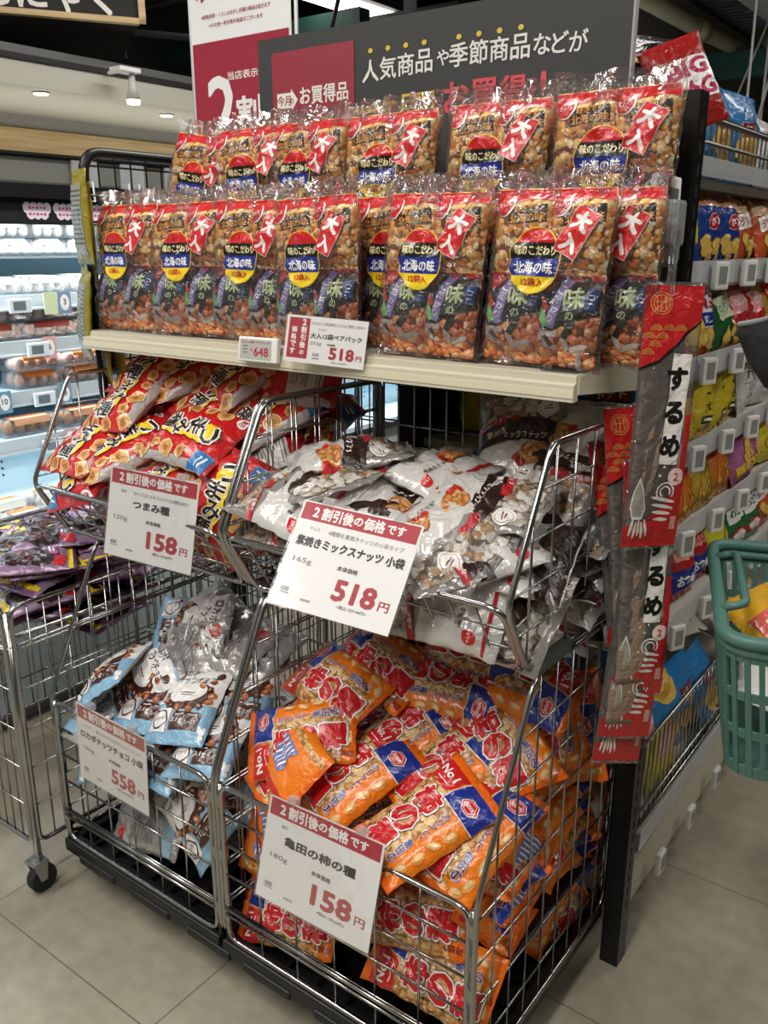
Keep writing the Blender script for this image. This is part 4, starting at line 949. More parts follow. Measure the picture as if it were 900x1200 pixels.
for i, (x, roll, yaw, lean) in enumerate(((-1.565, -9, 2, 9), (-1.405, 2, 6, 8), (-1.255, 0, -3, 8), (-1.050, 1, 2, 8), (-.822, -1, -3, 8), (-.608, 0, 2, 6))):
    lab = ['leaning nut twin pack at the left end of the upper shelf', 'narrow showing nut twin pack second from left on the upper shelf', 'nut twin pack third from left on the upper shelf', 'nut twin pack fourth from left on the upper shelf, under the yellow lettering', 'nut twin pack fifth on the upper shelf, under the red lettering', 'nut twin pack at the right end of the upper shelf beside the black upright'][i]
    nut_bag(i + 2, (x, 1.428 - (.0 if i else .0), ZU + HB + (.006 if i == 0 else .001) - (.012 if i == 0 else 0)), (R(90 - lean), 0, R(yaw)), lab, GU).rotation_euler.rotate_axis('Z', R(roll))
for i, x in enumerate((-1.50, -1.29, -1.09, -.86, -.66)):
    lab = 'second-row nut twin pack on the upper shelf behind the %s front pack from the left' % ordn[i + 1]
    nut_bag(i, (x, 1.50, ZU + HB + .001), (R(86), 0, R(2 - i)), lab, GU)

# ---- orange rice cracker bag (long side upright)
def d_orange():
    d = Design(); og = I('peanut', 0xe2984a); hl = I('peanut_light', 0xf4cf96); rd = I_RED
    d.rect(-.020, -.012, .090, .140, NUT_C, 0, 0)
    d.poly([(-.0655, .0935), (-.006, .0935), (-.012, .052), (-.0655, .052)], rd, 1); d.text('No.1', -.037, .076, .015, I_WHITE, w=.042, l=2, bold=.05); d.rect(-.037, .0605, .030, .0016, I_WHITE, 0, 2)
    d.poly([(-.003, .0935), (.0665, .0935), (.0665, .044), (-.009, .044)], I_WHITE, 1); d.poly([(-.0015, .0945), (.0665, .0945), (.0665, .0455), (-.0075, .0455)], I_BLUE, 2)
    for r, m, l in ((.0165, I_WHITE, 3), (.0150, rd, 4), (.0118, I_WHITE, 5), (.0108, rd, 6)): d.poly([(r * 1.15 * math.cos(R(a)), r * .82 * math.sin(R(a))) for a in range(0, 360, 60)], m, l, (.034, .068), 0)
    d.text('亀田製菓', .034, .068, .0062, I_WHITE, w=.020, l=7, bold=.02)
    for i, ch in enumerate('柿の種'):
        y = .021 - i * .045
        d.text(ch, -.0185, y, .053, I_BLACK, w=.058, l=2, bold=.13); d.text(ch, -.0187, y + .0004, .0510, I_WHITE, w=.056, l=3, bold=.11); d.text(ch, -.019, y + .0006, .0455, rd, w=.050, l=4, bold=.085)
    for i, ch in enumerate('カリッと!'):
        d.text(ch, .026 + .001 * i, .030 - i * .0128, .0135 if ch not in 'ッ!' else .010, I_WHITE, l=2, bold=.09); d.text(ch, .026 + .001 * i, .030 - i * .0128, .0125 if ch not in 'ッ!' else .009, I_BLUE, l=3, bold=.03)
    for i, ch in enumerate('亀田の'):
        d.text(ch, .027, -.040 - i * .0165, .016, I_WHITE, l=2, bold=.09); d.text(ch, .027, -.040 - i * .0165, .0145, I_BLUE, l=3, bold=.035)
    d.text('KAMEDA NO KAKINOTANE', -.0455, -.030, .0042, I_BLACK, w=.078, rot=-90, l=2, bold=.03)
    d.text('6袋詰', -.050, -.088, .0115, I('brown_red', 0x8c2417), rot=-90, l=2, bold=.04)
    for x, y, a in ((.050, -.012, 60), (.053, -.040, 100), (.050, -.072, 70), (.036, -.090, 20), (.010, -.092, -10), (-.018, -.094, 15), (.054, .018, 80)):
        d.ell(x, y, .0125, .0068, og, 1, a); d.ell(x - .001, y + .0012, .0085, .0034, hl, 2, a)
    return d
def d_orange_back():
    d = Design(); d.rect(.004, .02, .05, .13, I('sachet_blue', 0x6d78b4), 0, 0)
    for i in range(13): d.rect(.004, .078 - i * .0095, .044, .003, I_WHITE, 0, 1)
    d.rect(-.048, 0, .012, .2, I_RED, 0, 0); d.rect(.048, 0, .012, .2, NUT_C, 0, 0); return d
OR_ = foil('foil_orange', 0xee7d14); ORD = foil('foil_orange_seal', 0xe9690f); ORR = foil('foil_red_seam', 0xd8321c)
K_O = Kind('rice_cracker_bag', 'snack bag', [OR_, ORD, ORR], lambda u, v, s, j, n: 1 if j in (0, n) else (2 if s < 0 and abs(u) < .1 or abs(u) > .9 and s < 0 else 0))
dO, dOb = d_orange(), d_orange_back()
for k, (ku, kv, tw) in enumerate(((1.2, .8, .6), (.4, -1.2, -.8), (1.5, 1.6, .2))):
    K_O.add(Pillow(.135, .215, .040, 12, 18, .014, .014, 2.8, 3.2, 1., .0035, ku, kv, tw, 10 + k), dO)
K_O.add(Pillow(.135, .215, .042, 12, 18, .014, .014, 2.8, 3.2, 1., .004, 1, 1, .3, 16), dOb, 'printed_back')
# ---- red snack bag
def d_red():
    d = Design(); ye = I_YEL; cr = I('cracker_rim', 0xf1d9a6); cm = I('cracker_tan', 0xd09a52); cd = I('cracker_brown', 0xa96a2e)
    sw = [(-.040, .064), (-.012, .076), (.020, .070), (.034, .050), (.026, .010), (.030, -.030), (.020, -.066), (-.012, -.060), (-.024, -.02), (-.034, .03)]
    sw = [(x * .66 + .004, y * .92) for x, y in sw]; d.poly([(x * 1.07, y * 1.04) for x, y in sw], I_BLACK, 1); d.poly(sw, ye, 2)
    for i, ch in enumerate('つまみ種'):
        y = .052 - i * .034; x = -.002 + .005 * (-1) ** i
        d.text(ch, x, y, .0385, I_WHITE, w=.046, l=3, bold=.12); d.text(ch, x, y, .0325, I_BLACK, w=.040, l=4, bold=.05)
    g = random.Random(8)
    for i, (x, y) in enumerate(((-.055, .045), (-.056, .008), (-.052, -.03), (-.050, -.068), (.052, .022), (.054, -.016), (.048, -.05), (.012, -.080), (.058, -.076), (-.022, -.078))):
        rx, ry, a = g.uniform(.012, .018), g.uniform(.010, .015), g.uniform(0, 90); n = g.choice((5, 6, 9))
        d.blob(x, y, rx * 1.14, ry * 1.14, cr, 1, a, i, n); d.blob(x, y, rx, ry, cm, 2, a, i, n); d.blob(x, y, rx * .55, ry * .5, cd, 3, a, i + 3, n)
    d.poly([(.034, .084), (.073, .084), (.073, .048), (.040, .058)], I('corner_blue', 0x2a78b8), 1); d.rect(.055, .074, .026, .003, I_WHITE, -12, 2); d.rect(.056, .067, .022, .002, I_WHITE, -12, 2)
    d.ell(-.056, .078, .013, .008, I_WHITE, 1); d.text('亀田', -.056, .078, .008, I_RED, l=2, bold=.03)
    return d
def d_red_back():
    d = Design(); gy = I('label_grey', 0xc9c4c0); d.rect(.0, .03, .12, .075, gy, 0, 0); g = random.Random(2)
    for i in range(11): w = g.uniform(.06, .108); d.rect(-.056 + w / 2, .062 - i * .0062, w, .0022, I('line_grey', 0x6a6462), 0, 1)
    for i in range(5): d.blob(-.055 + i * .027, -.055, .012, .011, I('cracker_rim', 0xf1d9a6), 1, i * 30, i, 6); d.blob(-.055 + i * .027, -.055, .0105, .0095, I('cracker_tan', 0xd09a52), 2, i * 30, i, 6)
    return d
RED = foil('foil_red', 0xc3161b); REDS = foil('foil_red_seal', 0xb3262a)
K_R = Kind('tsumami_snack_bag', 'snack bag', [RED, REDS, foil('foil_clear_grey', 0xb9b2b0)], lambda u, v, s, j, n: 1 if j in (0, n) else (2 if u > .86 else 0))
dR, dRb = d_red(), d_red_back()
for k, (ku, kv, tw) in enumerate(((.8, 1.0, .5), (1.5, -.6, -.6), (.5, .8, .3))):
    K_R.add(Pillow(.15, .19, .048, 12, 16, .012, .012, 3.4, 3.6, 1., .0035, ku, kv, tw, 30 + k), dR)
K_R.add(Pillow(.15, .19, .048, 12, 16, .012, .012, 3.4, 3.6, 1., .0035, .8, .5, .3, 36), dRb, 'printed_back')
# ---- grey / white nut pouch
def d_pouch(v=0):
    d = Design(); br = I('dark_choc', 0x2a1813); gw = I('pouch_white', 0xe8e5e1)
    n = 16; arch = lambda x, o: o + .020 * math.cos(x / .0775 * 1.3)
    xs = np.linspace(-.0775, .0775, n)
    if v < 3:
        d.poly([(-.066, .086), (.066, .086)] + [(x, arch(x, .016)) for x in np.linspace(.066, -.066, 12)], NUT_G, 0)
        if v == 1: d.text('素焼きミックスナッツ', 0, -.045, .010, br, w=.09, l=3, bold=.03)
        if v != 1: d.poly([(x, arch(x, .018)) for x in xs] + [(x, arch(x, -.022)) for x in xs[::-1]], br, 1)
        d.poly([(x, arch(x, .022)) for x in xs[:9]] + [(x, arch(x, .011)) for x in xs[:9][::-1]], I('banner_red', 0xb0252c), 2)
        d.text('小袋タイプ', -.046, .030, .0075, I_WHITE, w=.040, rot=20, l=3, bold=.03)
        if v != 1: d.text('素焼き', -.036, .014, .012, I_WHITE, w=.036, rot=10, l=3, bold=.03); d.text('ミックスナッツ', .016, .006, .0115, I_WHITE, w=.074, rot=-5, l=3, bold=.03)
        d.ell(.050, .052, .017, .017, gw, 2); d.ell(.050, .052, .014, .014, I('logo_line', 0xa0807a), 3); d.ell(.050, .052, .013, .013, gw, 4); d.rect(.050, .055, .014, .002, I('logo_brown', 0x7a3f3a), 8, 5); d.rect(.050, .050, .016, .002, I('logo_brown', 0x7a3f3a), 8, 5)
        d.ell(.036, -.028, .034, .018, NUT_C, 2, 8)
        for x, y in ((.006, -.034), (.014, -.042), (.062, -.036)): d.ell(x, y, .008, .0075, I('berry', 0xb8321e), 3)
        for x, y, a in ((.022, -.016, 30), (.046, -.018, -20), (.030, -.040, 10)): d.ell(x, y, .013, .007, I('almond', 0xb06a36), 3, a); d.ell(x, y + .0015, .009, .0035, I('almond_l', 0xcf9058), 4, a)
        d.ell(-.058, -.062, .009, .009, I_RED, 1); d.text('でん六', -.058, -.062, .005, I_WHITE, w=.013, l=2, bold=.03)
        if v == 1: d.rect(0, -.082, .15, .004, I('banner_red', 0xb0252c), 0, 1)
    else:
        d.poly([(x, arch(x, -.070)) for x in xs] + [(.0775, -.098), (-.0775, -.098)], br, 1); d.ell(.052, .060, .010, .010, I_RED, 1); d.text('でん六', .052, .060, .0055, I_WHITE, w=.015, l=2, bold=.03)
        d.rect(-.03, .02, .07, .07, I('pouch_pale', 0xd6d1cb), 0, 1)
        for i in range(8): d.rect(-.03, .048 - i * .008, .06, .0022, I('line_grey', 0x6a6462), 0, 2)
    return d
SIL = foil('foil_pouch_white', 0xd6d3cf, .15, .22, .8, 26); SILT = foil('foil_pouch_grey', 0x98948f, .25, .2, .8, 26)
K_S = Kind('nut_pouch', 'snack pouch', [SIL, SILT], lambda u, v, s, j, n: 1 if (v > .12 and s > 0) else 0)
for k in range(4):
    ku, kv, tw = ((1.5, .8, 1.2), (-1, 1.5, -1), (1, -1, .8), (1.8, 1.2, -.6))[k]
    K_S.add(Pillow(.155, .20, .044, 12, 16, .022, .008, 2.6, 2.4, .82, .006, ku, kv, tw, 50 + k, .002, .06, .006), d_pouch((0, 1, 2, 3)[k]))
# ---- blue / white choco nut pouch
def d_choco(back=False):
    d = Design(); ch = I('choco', 0x4a261a); wh = I('pouch_white2', 0xe9e7e4); hz = I('hazel', 0xa8623a)
    if not back:
        xs = np.linspace(-.07, .07, 10)
        d.poly([(-.07, .072), (-.07, -.012)] + [(x, -.018 - .006 * math.sin(x * 60)) for x in xs] + [(.07, -.012), (.07, .072)], wh, 0)
        d.ell(.004, .000, .054, .030, ch, 1, 8, n=30); d.ell(.000, .008, .042, .022, wh, 2, 8); d.rect(.0, .008, .034, .0022, ch, 4, 3); d.rect(.0, .003, .028, .0016, ch, 4, 3)
        for i in range(9):
            a = R(-160 + i * 28); d.ell(.004 + .052 * math.cos(a), .000 + .028 * math.sin(a), .0085, .0065, (hz, ch, hz)[i % 3], 3, i * 40); d.ell(.003 + .052 * math.cos(a), .0015 + .028 * math.sin(a), .004, .0025, I('hazel_l', 0xcf9870), 4, i * 40)
        d.text('ロカボ', -.026, .060, .018, I_BLACK, w=.054, l=2, bold=.04); d.text('ナッツチョコ', .004, .039, .0175, I_BLACK, w=.088, l=2, bold=.04)
        d.ell(.052, .052, .009, .009, ch, 2); d.ell(.046, .036, .007, .006, hz, 2)
        d.rect(-.038, -.052, .038, .048, wh, 0, 1); d.ell(-.038, -.052, .0165, .020, ch, 2); d.ell(-.038, -.052, .0135, .0168, wh, 3); d.text('ロカボ', -.038, -.050, .007, ch, w=.022, l=4, bold=.02); d.ell(-.052, -.034, .004, .004, I_RED, 4)
        d.rect(.018, -.052, .064, .036, ch, 0, 1); d.text('3.1g', .002, -.053, .013, wh, w=.026, l=2, bold=.03); d.text('たっぷり', .032, -.054, .008, wh, w=.026, l=2, bold=.02); d.rect(.004, -.040, .022, .002, wh, 0, 2); d.rect(.034, -.040, .020, .002, wh, 0, 2)
        for x, y, r in ((.060, -.068, .006), (.056, -.062, .0025), (.064, -.062, .0025), (.060, -.079, .005)): d.ell(x, y, r, r, I_WHITE, 1)
    else:
        d.ell(-.040, .066, .014, .012, I_RED, 1); d.text('でん六', -.040, .066, .007, I_WHITE, w=.019, l=2, bold=.03)
        d.rect(.0, .0, .1, .07, I('back_grey', 0x8f8d8b), 0, 1)
        for i in range(9): d.rect(0, .028 - i * .007, .09, .002, I('line_grey', 0x6a6462), 0, 2)
        d.rect(0, -.070, .134, .022, I('light_blue', 0x9cc3dd), 0, 1)
    return d
BL = foil('foil_light_blue', 0x8fbbd8, .05, .3, .7, 28); BLG = foil('foil_back_grey', 0xb4b2af, .25, .25, .8, 26)
K_B = Kind('choco_nut_pouch', 'snack pouch', [BL, BLG], lambda u, v, s, j, n: 1 if (j == n or s < 0) else 0)
for k in range(3):
    ku, kv, tw = ((.8, .6, .4), (1.4, 1.6, -.8), (1.6, -.8, .6))[k]
    K_B.add(Pillow(.14, .19, .034, 12, 16, .02, .006, 2.8, 2.4, .85, .004, ku, kv, tw, 60 + k, .0015, .04, .003), d_choco())
K_B.add(Pillow(.14, .19, .034, 12, 16, .02, .006, 2.8, 2.4, .85, .006, 1.2, .8, .6, 66, .0015, .04, .003), d_choco(True), 'printed_back', lambda *a: 1)
K_BG = Kind('choco_nut_pouch', 'snack pouch', [BLG], None)
# ---- purple candy bag
def d_purple(v):
    d = Design(); d.blob(0, .0, .066, .066, I('dark_plum', 0x2c1a22), 0, 0, v, 12); d.blob(.02, -.01, .03, .026, nuts('dark_photo', [0x3a1c1a, 0x5a2a22, 0x8a3a2a, 0x2a1416], 60), 1, 0, v + 3)
    d.rect(-.02, .045, .08, .018, I('mag', 0xb05aa0), 8, 1); d.rect(-.02, .047, .055, .004, I_WHITE, 8, 2); d.rect(-.02, .040, .05, .003, I_WHITE, 8, 2); d.rect(.045, .062, .04, .022, I_RED, -10, 2)
    d.rect(-.05, -.06, .04, .04, I_YEL, 10, 1); d.rect(-.05, -.06, .03, .02, I_BLACK, 10, 2); d.rect(.03, -.07, .07, .012, I_YEL, 0, 1)
    d.rect(0, .083, .148, .01, I_YEL, 0, 1) if v == 1 else None
    return d
PU = foil('foil_purple', 0x9b7f9c, .2, .24, .9, 24); PUD = foil('foil_purple_dark', 0x84608a, .15)
K_P = Kind('candy_bag', 'candy bag', [PU, PUD], lambda u, v, s, j, n: 1 if j in (0, n) else 0)
for k in range(3): K_P.add(Pillow(.15, .19, .032, 12, 16, .014, .014, 2.8, 3, 1., .005, (1, 1.8, -.8)[k], (1, -.8, 1.6)[k], (.5, -.5, .8)[k], 70 + k), d_purple(k))

# ================================================================== PILES
KINDS = {'O': (K_O, 'orange cracker bags in the right cage'), 'R': (K_R, 'red snack bags in the left basket'), 'S': (K_S, 'nut pouches in the right basket'), 'B': (K_B, 'choco nut pouches in the left cage'), 'P': (K_P, 'purple candy bags in the left bin')}
for key, rows in POSES.items():
    K, grp = KINDS[key]
    for v, loc, rot, lab in rows: K.make(v, loc, rot, lab, grp, {'O': 1.1, 'R': 1.15, 'S': 1.18, 'B': 1.13, 'P': 1.1}[key])
def fill(key, xs, ys, zf, lab, grp, yaw=0, tilt=0, seed=1, layers=1):
    g = random.Random(seed); K = KINDS[key][0]
    for l in range(layers):
        for i, x in enumerate(xs):
            for j, y in enumerate(ys):
                K.make(g.randrange(4), (x + g.uniform(-.008, .008), y, zf(y) + l * .034), (R(tilt + g.uniform(-3, 3)), R(g.uniform(-4, 4)), R(yaw + g.choice((0, 180)) + g.uniform(-8, 8))), lab, grp)
fill('O', (-1.06, -.92, -.78, -.64), (1.40,), lambda y: .31, 'orange cracker bag buried under the heap, resting on the black tray', 'buried orange bags', 0, 4, 1, 5)
fill('O', (-1.05, -.86, -.68), (1.19,), lambda y: .31, 'orange cracker bag in the lowest layer near the front of the black tray', 'low orange bags', 90, 0, 2, 4)
fill('B', (-1.60, -1.43, -1.26), (1.38,), lambda y: .30, 'choco nut pouch buried at the back on the black tray', 'buried choco pouches', 0, 6, 3, 4)
fill('B', (-1.43, -1.26), (1.20,), lambda y: .30, 'choco nut pouch in the lowest layer on the black tray', 'low choco pouches', 90, 4, 4, 4)
fill('R', (-1.66, -1.49, -1.32), (1.40,), lambda y: .90, 'red snack bag buried at the back of the left basket', 'buried red bags', 0, 6, 5, 4)
fill('R', (-1.62, -1.43, -1.26), (1.22,), lambda y: .915, 'red snack bag in the lowest layer at the front of the left basket', 'low red bags', 90, 4, 6, 3)
fill('S', (-1.06, -.89, -.72, -.62), (1.42,), lambda y: .89, 'nut pouch buried at the back of the right basket', 'buried nut pouches', 0, 4, 7, 4)
fill('S', (-1.05, -.87, -.68), (1.22,), lambda y: .91, 'nut pouch in the lowest layer at the front of the right basket', 'low nut pouches', 90, 4, 8, 3)
fill('P', (-2.24, -2.06, -1.86), (1.12, 1.34, 1.56, 1.80), lambda y: .69, 'purple candy bag in the lower layers of the left bin', 'buried purple bags', 0, 0, 9, 2)

# ================================================================== PRICE CARDS
def card_basis(q):
    q = [Vector(p) for p in q]; c = sum(q, Vector()) / 4
    x = ((q[1] - q[0]) + (q[2] - q[3])).normalized(); y = ((q[0] - q[3]) + (q[1] - q[2])); y = (y - x * y.dot(x)).normalized(); z = x.cross(y)
    w = ((q[1] - q[0]).length + (q[2] - q[3]).length) / 2; h = ((q[0] - q[3]).length + (q[1] - q[2]).length) / 2
    return c, Matrix((x, y, z)).transposed(), w, h
def pop_card(label, q, name, weight, price, tax, desc, maker):
    c, m, w, h = card_basis(q)
    t = thing('price_card', label, 'price card', c, m.to_euler(), 'large price cards on the wire carts')
    MB().box((0, 0, 0), (w, h, .0012)).build('card', CARD, t, world=False)
    MB().box((0, .0, .0018), (w + .006, h + .006, .0008)).build('clear_sleeve', SLEEVE, t, world=False)
    for s in (-1, 1): MB().box((s * w * .3, h / 2 + .004, -.004), (.02, .014, .012)).build('clip', film_mat('clip_clear', .25, .5, (1, 1, 1, 1), .02, 10, .1), t, world=False)
    d = Design(); W_, H_ = w, h
    d.rect(0, H_ * .405, W_ * .965, H_ * .165, CRED)
    for s, x, hh, ww in (('2', -.365, .098, .052), ('割引後', -.180, .122, .27), ('の', -.005, .082, .075), ('価格', .128, .118, .175), ('です', .305, .092, .15)):
        d.text(s, x * W_, .405 * H_, hh * H_, M('card_paper_text', 0xf6f2f0, .5), w=ww * W_, l=1, bold=.065)
    d.text(maker, -.33 * W_, .25 * H_, .035 * H_, CGREY, l=1); d.text(desc, .10 * W_, .245 * H_, .045 * H_, CGREY, w=.62 * W_, l=1)
    d.text(name, .0 * W_, .125 * H_, .098 * H_, CBLACK, w=min(.90, .105 * len(name)) * W_, l=1, bold=.07)
    d.text(weight, -.34 * W_, -.06 * H_, .062 * H_, CGREY, w=.16 * W_, l=1, bold=.01); d.text('本体価格', .04 * W_, -.045 * H_, .048 * H_, CBLACK, w=.17 * W_, l=1, bold=.04)
    d.text(price, .155 * W_, -.235 * H_, .20 * H_, CRED, w=.35 * W_, l=1, bold=.065); d.text('円', .40 * W_, -.275 * H_, .085 * H_, CRED, w=.085 * W_, l=1, bold=.05)
    d.text('<税込 %s円>' % tax, .17 * W_, -.375 * H_, .034 * H_, CBLACK, w=.24 * W_, l=1, bold=.01)
    for i in range(9): d.rect((-.43 + i * .008) * W_, -.34 * H_, (.004 if i % 2 else .0025) * W_, .04 * H_, CBLACK, 0, 1)
    for i in range(5): d.rect((-.43 + i * .017) * W_, -.375 * H_, .01 * W_, .012 * H_, CGREY, 0, 1)
    for i in range(6): d.rect((-.24 + i * .014) * W_, -.40 * H_, .008 * W_, .022 * H_, CGREY, 0, 1)
    d.flat('lettering', t, .0008, .0002); return t
pop_card('white and red price card reading 158 yen in front of the red snack bags', [(-1.450, 1.045, 1.077), (-1.231, 1.074, 1.067), (-1.228, 1.038, .896), (-1.455, 1.007, .901)], 'つまみ種', '120g', '158', '170.64', 'おやつにもおつまみにもピッタリな10種類の味わい', '亀田')
pop_card('tilted white and red price card reading 518 yen in front of the nut pouches', [(-.919, 1.022, 1.103), (-.704, 1.057, 1.088), (-.704, .952, .947), (-.910, .919, .961)], '素焼きミックスナッツ 小袋', '165g', '518', '559.44', '4種類を素焼きナッツの小袋タイプ', 'でん六')
pop_card('white and red price card reading 558 yen on the left cage front', [(-1.565, .977, .541), (-1.340, .985, .526), (-1.352, .983, .337), (-1.580, .978, .349)], 'ロカボナッツチョコ 小袋', '166g', '558', '602.64', '濃いカカオのロカボチョコレートナッツ', 'でん六')
pop_card('white and red price card reading 158 yen on the orange bag cage front', [(-.991, .989, .539), (-.734, .991, .545), (-.726, .934, .371), (-.985, .931, .361)], '亀田の柿の種', '180g', '158', '170.64', '', '亀田')
c, m, w, h = card_basis([(-1.110, 1.20, 1.378), (-.950, 1.235, 1.369), (-.948, 1.216, 1.288), (-1.107, 1.186, 1.296)])
t = thing('price_card', 'small white shelf price card with red side strip reading 518 yen', 'price card', c, m.to_euler())
MB().box((0, 0, 0), (w, h, .0012)).build('card', CARD, t, world=False); MB().box((0, 0, .002), (w + .004, h + .004, .0008)).build('clear_sleeve', SLEEVE, t, world=False)
MB().bb((-.02, h * -.3, -.02), (.02, h * -.1, -.0008)).build('clip', BEIGE, t, world=False)
d = Design(); d.rect(-.335 * w, .02 * h, .26 * w, .86 * h, CRED); cw = M('card_paper_text', 0xf6f2f0, .5)
for i, ch in enumerate('2割引後の'): d.text(ch, -.275 * w, (.36 - i * .16) * h, (.145 if ch not in 'の' else .10) * h, cw, l=1, bold=.065)
for i, ch in enumerate('価格です'): d.text(ch, -.395 * w, (.20 - i * .155) * h, .135 * h, cw, l=1, bold=.065)
d.text('えび,かに,いか等,素材をふんだんに使用した味わい', .14 * w, .36 * h, .075 * h, CGREY, w=.66 * w, l=1); d.text('でん六', -.05 * w, .235 * h, .06 * h, CGREY, l=1)
d.text('大入12袋ペアパック', .13 * w, .10 * h, .12 * h, CBLACK, w=.63 * w, l=1, bold=.05); d.text('252g', -.11 * w, -.07 * h, .085 * h, CGREY, w=.14 * w, l=1); d.text('本体価格', .08 * w, -.065 * h, .05 * h, CBLACK, w=.1 * w, l=1, bold=.03)
d.text('518', .22 * w, -.24 * h, .26 * h, CRED, w=.31 * w, l=1, bold=.065); d.text('円', .43 * w, -.29 * h, .11 * h, CRED, w=.07 * w, l=1, bold=.05); d.text('<税込 559.44円>', .2 * w, -.43 * h, .045 * h, CBLACK, w=.2 * w, l=1)
for i in range(6): d.rect((-.13 + i * .014) * w, -.30 * h, .007 * w, .06 * h, CGREY, 0, 1); d.rect((-.13 + i * .014) * w, -.38 * h, .009 * w, .03 * h, CGREY, 0, 1)
d.flat('lettering', t, .0008, .0002)
t = thing('electronic_price_tag', 'small electronic tag on the beige shelf edge showing 648 in red', 'price tag', (-1.198, 1.215, 1.306), (R(82), 0, R(3)))
MB().box((0, 0, 0), (.098, .047, .012)).build('body', WHITE, t, world=False, bevel=.003)
MB().box((-.004, 0, .0062), (.078, .037, .0006)).build('display', M('eink_grey', 0xb4b4ae, .4), t, world=False)
d = Design(); d.text('648', .010, -.004, .017, CRED, w=.036, bold=.03); d.text('¥', -.014, -.001, .006, CRED); d.text('大入12袋ペアパック', -.004, .0135, .005, CRED, w=.07, bold=.02)
for i in range(3): d.rect(-.03, .006 - i * .006, .012, .002, CGREY)
d.flat('lettering', t, .0066, .0002)
t = thing('price_card', 'white price card at the left picture edge on the purple bag bin', 'price card', (-1.94, .94, .71), (R(75), 0, 0))
MB().box((0, 0, 0), (.2, .16, .0012)).build('card', CARD, t, world=False)
d = Design(); d.rect(0, .062, .19, .028, CRED); d.text('2割引後の価格です', 0, .062, .016, cw, w=.15, l=1, bold=.04); d.text('158', .03, -.03, .03, CRED, w=.06, l=1, bold=.05); d.flat('lettering', t, .0008, .0002)

# ================================================================== HANGING SQUID PACKS
def squid_design():
    d = Design(); rd = I('squid_red', 0xb81f22); gold = I('gold', 0xc79a4a); bk = I_BLACK; W2 = .048
    d.poly([(-W2, .205), (W2, .205), (W2, .155), (.02, .135), (.0, .112), (-.02, .095), (-W2, .082)], rd, 0)
    d.poly([(W2, .155), (.02, .135), (.0, .112), (-.02, .095), (-W2, .082), (-W2, .078), (-.02, .091), (.002, .108), (.022, .131), (W2, .151)], bk, 1)
    for r_ in range(4):
        for c_ in range(3):
            x, y = -.038 + c_ * .020 + (r_ % 2) * .010, .102 + r_ * .012
            if y < .092 + (x + .048) * .75: continue
            for q in (.0095, .0065, .0035):
                ts = np.linspace(0, math.pi, 9); d.poly([(x + q * math.cos(a), y + q * math.sin(a)) for a in ts] + [(x + (q - .0012) * math.cos(a), y + (q - .0012) * math.sin(a)) for a in ts[::-1]], gold, 2)
    for q, w_ in ((.017, .0012), (.013, .0012)):
        ts = np.linspace(0, 2 * math.pi, 17); d.poly([(-.022 + q * math.cos(a), .178 + q * math.sin(a)) for a in ts] + [(-.022 + (q - w_) * math.cos(a), .178 + (q - w_) * math.sin(a)) for a in ts[::-1]], gold, 2)
    [d.rect(-.029 + i * .007, .178, .0014, .022 - .006 * abs(i - 1), gold, 0, 2) for i in range(3)]; d.rect(-.022, .180, .02, .0012, gold, 0, 2)
    d.poly([(.048, .01), (.048, -.205), (-.048, -.205), (-.048, -.172), (-.01, -.158), (.018, -.128), (.034, -.08), (.036, .01)], rd, 0)
    d.rect(.016, .018, .032, .172, I('strip_white', 0xe9e6df), -2, 2); d.vtext('するめ', .013, .066, .036, bk, .052, 3, .09)
    d.ell(.030, -.088, .014, .014, I('seal_pink', 0xe6cfc8), 3); d.text('2', .030, -.088, .013, I_RED, l=4, bold=.03)
    # squid drawing and waves
    wh = I('squid_white', 0xd9d6cf)
    def ring(pts, l, k=.84):
        d.poly(pts, wh, l); c = np.mean(pts, 0); d.poly([tuple(c + (np.array(p) - c) * k) for p in pts], I('squid_fill', 0x9b958c), l + 1)
    ring([(-.030, -.088), (-.022, -.112), (-.016, -.140), (-.020, -.158), (-.036, -.158), (-.042, -.140), (-.038, -.112)], 2)
    for k in range(5): d.ell(-.036 + k * .006, -.172 - .004 * (k % 2), .0022, .015, wh, 2, -8 + k * 5)
    for k in range(4): d.ell(.012, -.125 - k * .011, .022 - .003 * k, .003, wh, 2, -12 + 3 * k)
    for q in (.016, .010):
        ts = np.linspace(-.6, 4.2, 14); d.poly([(.014 + q * math.cos(a), -.112 + q * math.sin(a)) for a in ts] + [(.014 + (q - .0028) * math.cos(a), -.112 + (q - .0028) * math.sin(a)) for a in ts[::-1]], wh, 3)
    for x, y in ((-.008, -.075), (.008, -.072), (-.012, -.095), (.002, -.086), (.030, -.14)): d.ell(x, y, .0022, .0022, wh, 2)
    d.rect(.036, -.165, .011, .022, I('stamp', 0xd99a94), 0, 2)
    return d
SQD = squid_design(); SQ = []
for k in range(2):
    p = Pillow(.098, .42, .014, 10, 22, .014, .012, 3, 4, 1., .002, .8, (.25, .5)[k], (.1, -.25)[k], 80 + k, .001, .02)
    core = Pillow(.07, .30, .011, 8, 14, .01, .01, 2.4, 3, 1., .0035, 1, .2, .2, 84 + k)
    SQ.append((p.mesh('film', [film_mat('squid_film', .06, .8, (.9, .9, .9, 1), .5, 20, .04)]), p.wrap(SQD.compile(p.xs, p.ys), SQD.mats, 'printed_front'), core.mesh('dried_squid', [M('dried_squid', 0x8f7867, .6, 0, .6, 60)])))
def squid(k, loc, rot, lab):
    a, b, c = SQ[k]; t = ob('dried_squid_pack', a, None, loc, rot); tag(t, lab, 'dried squid pack', 'hanging dried squid packs')
    ob('printed_front', b, t); ob('dried_squid', c, t, (-.008, -.03, 0)); return t
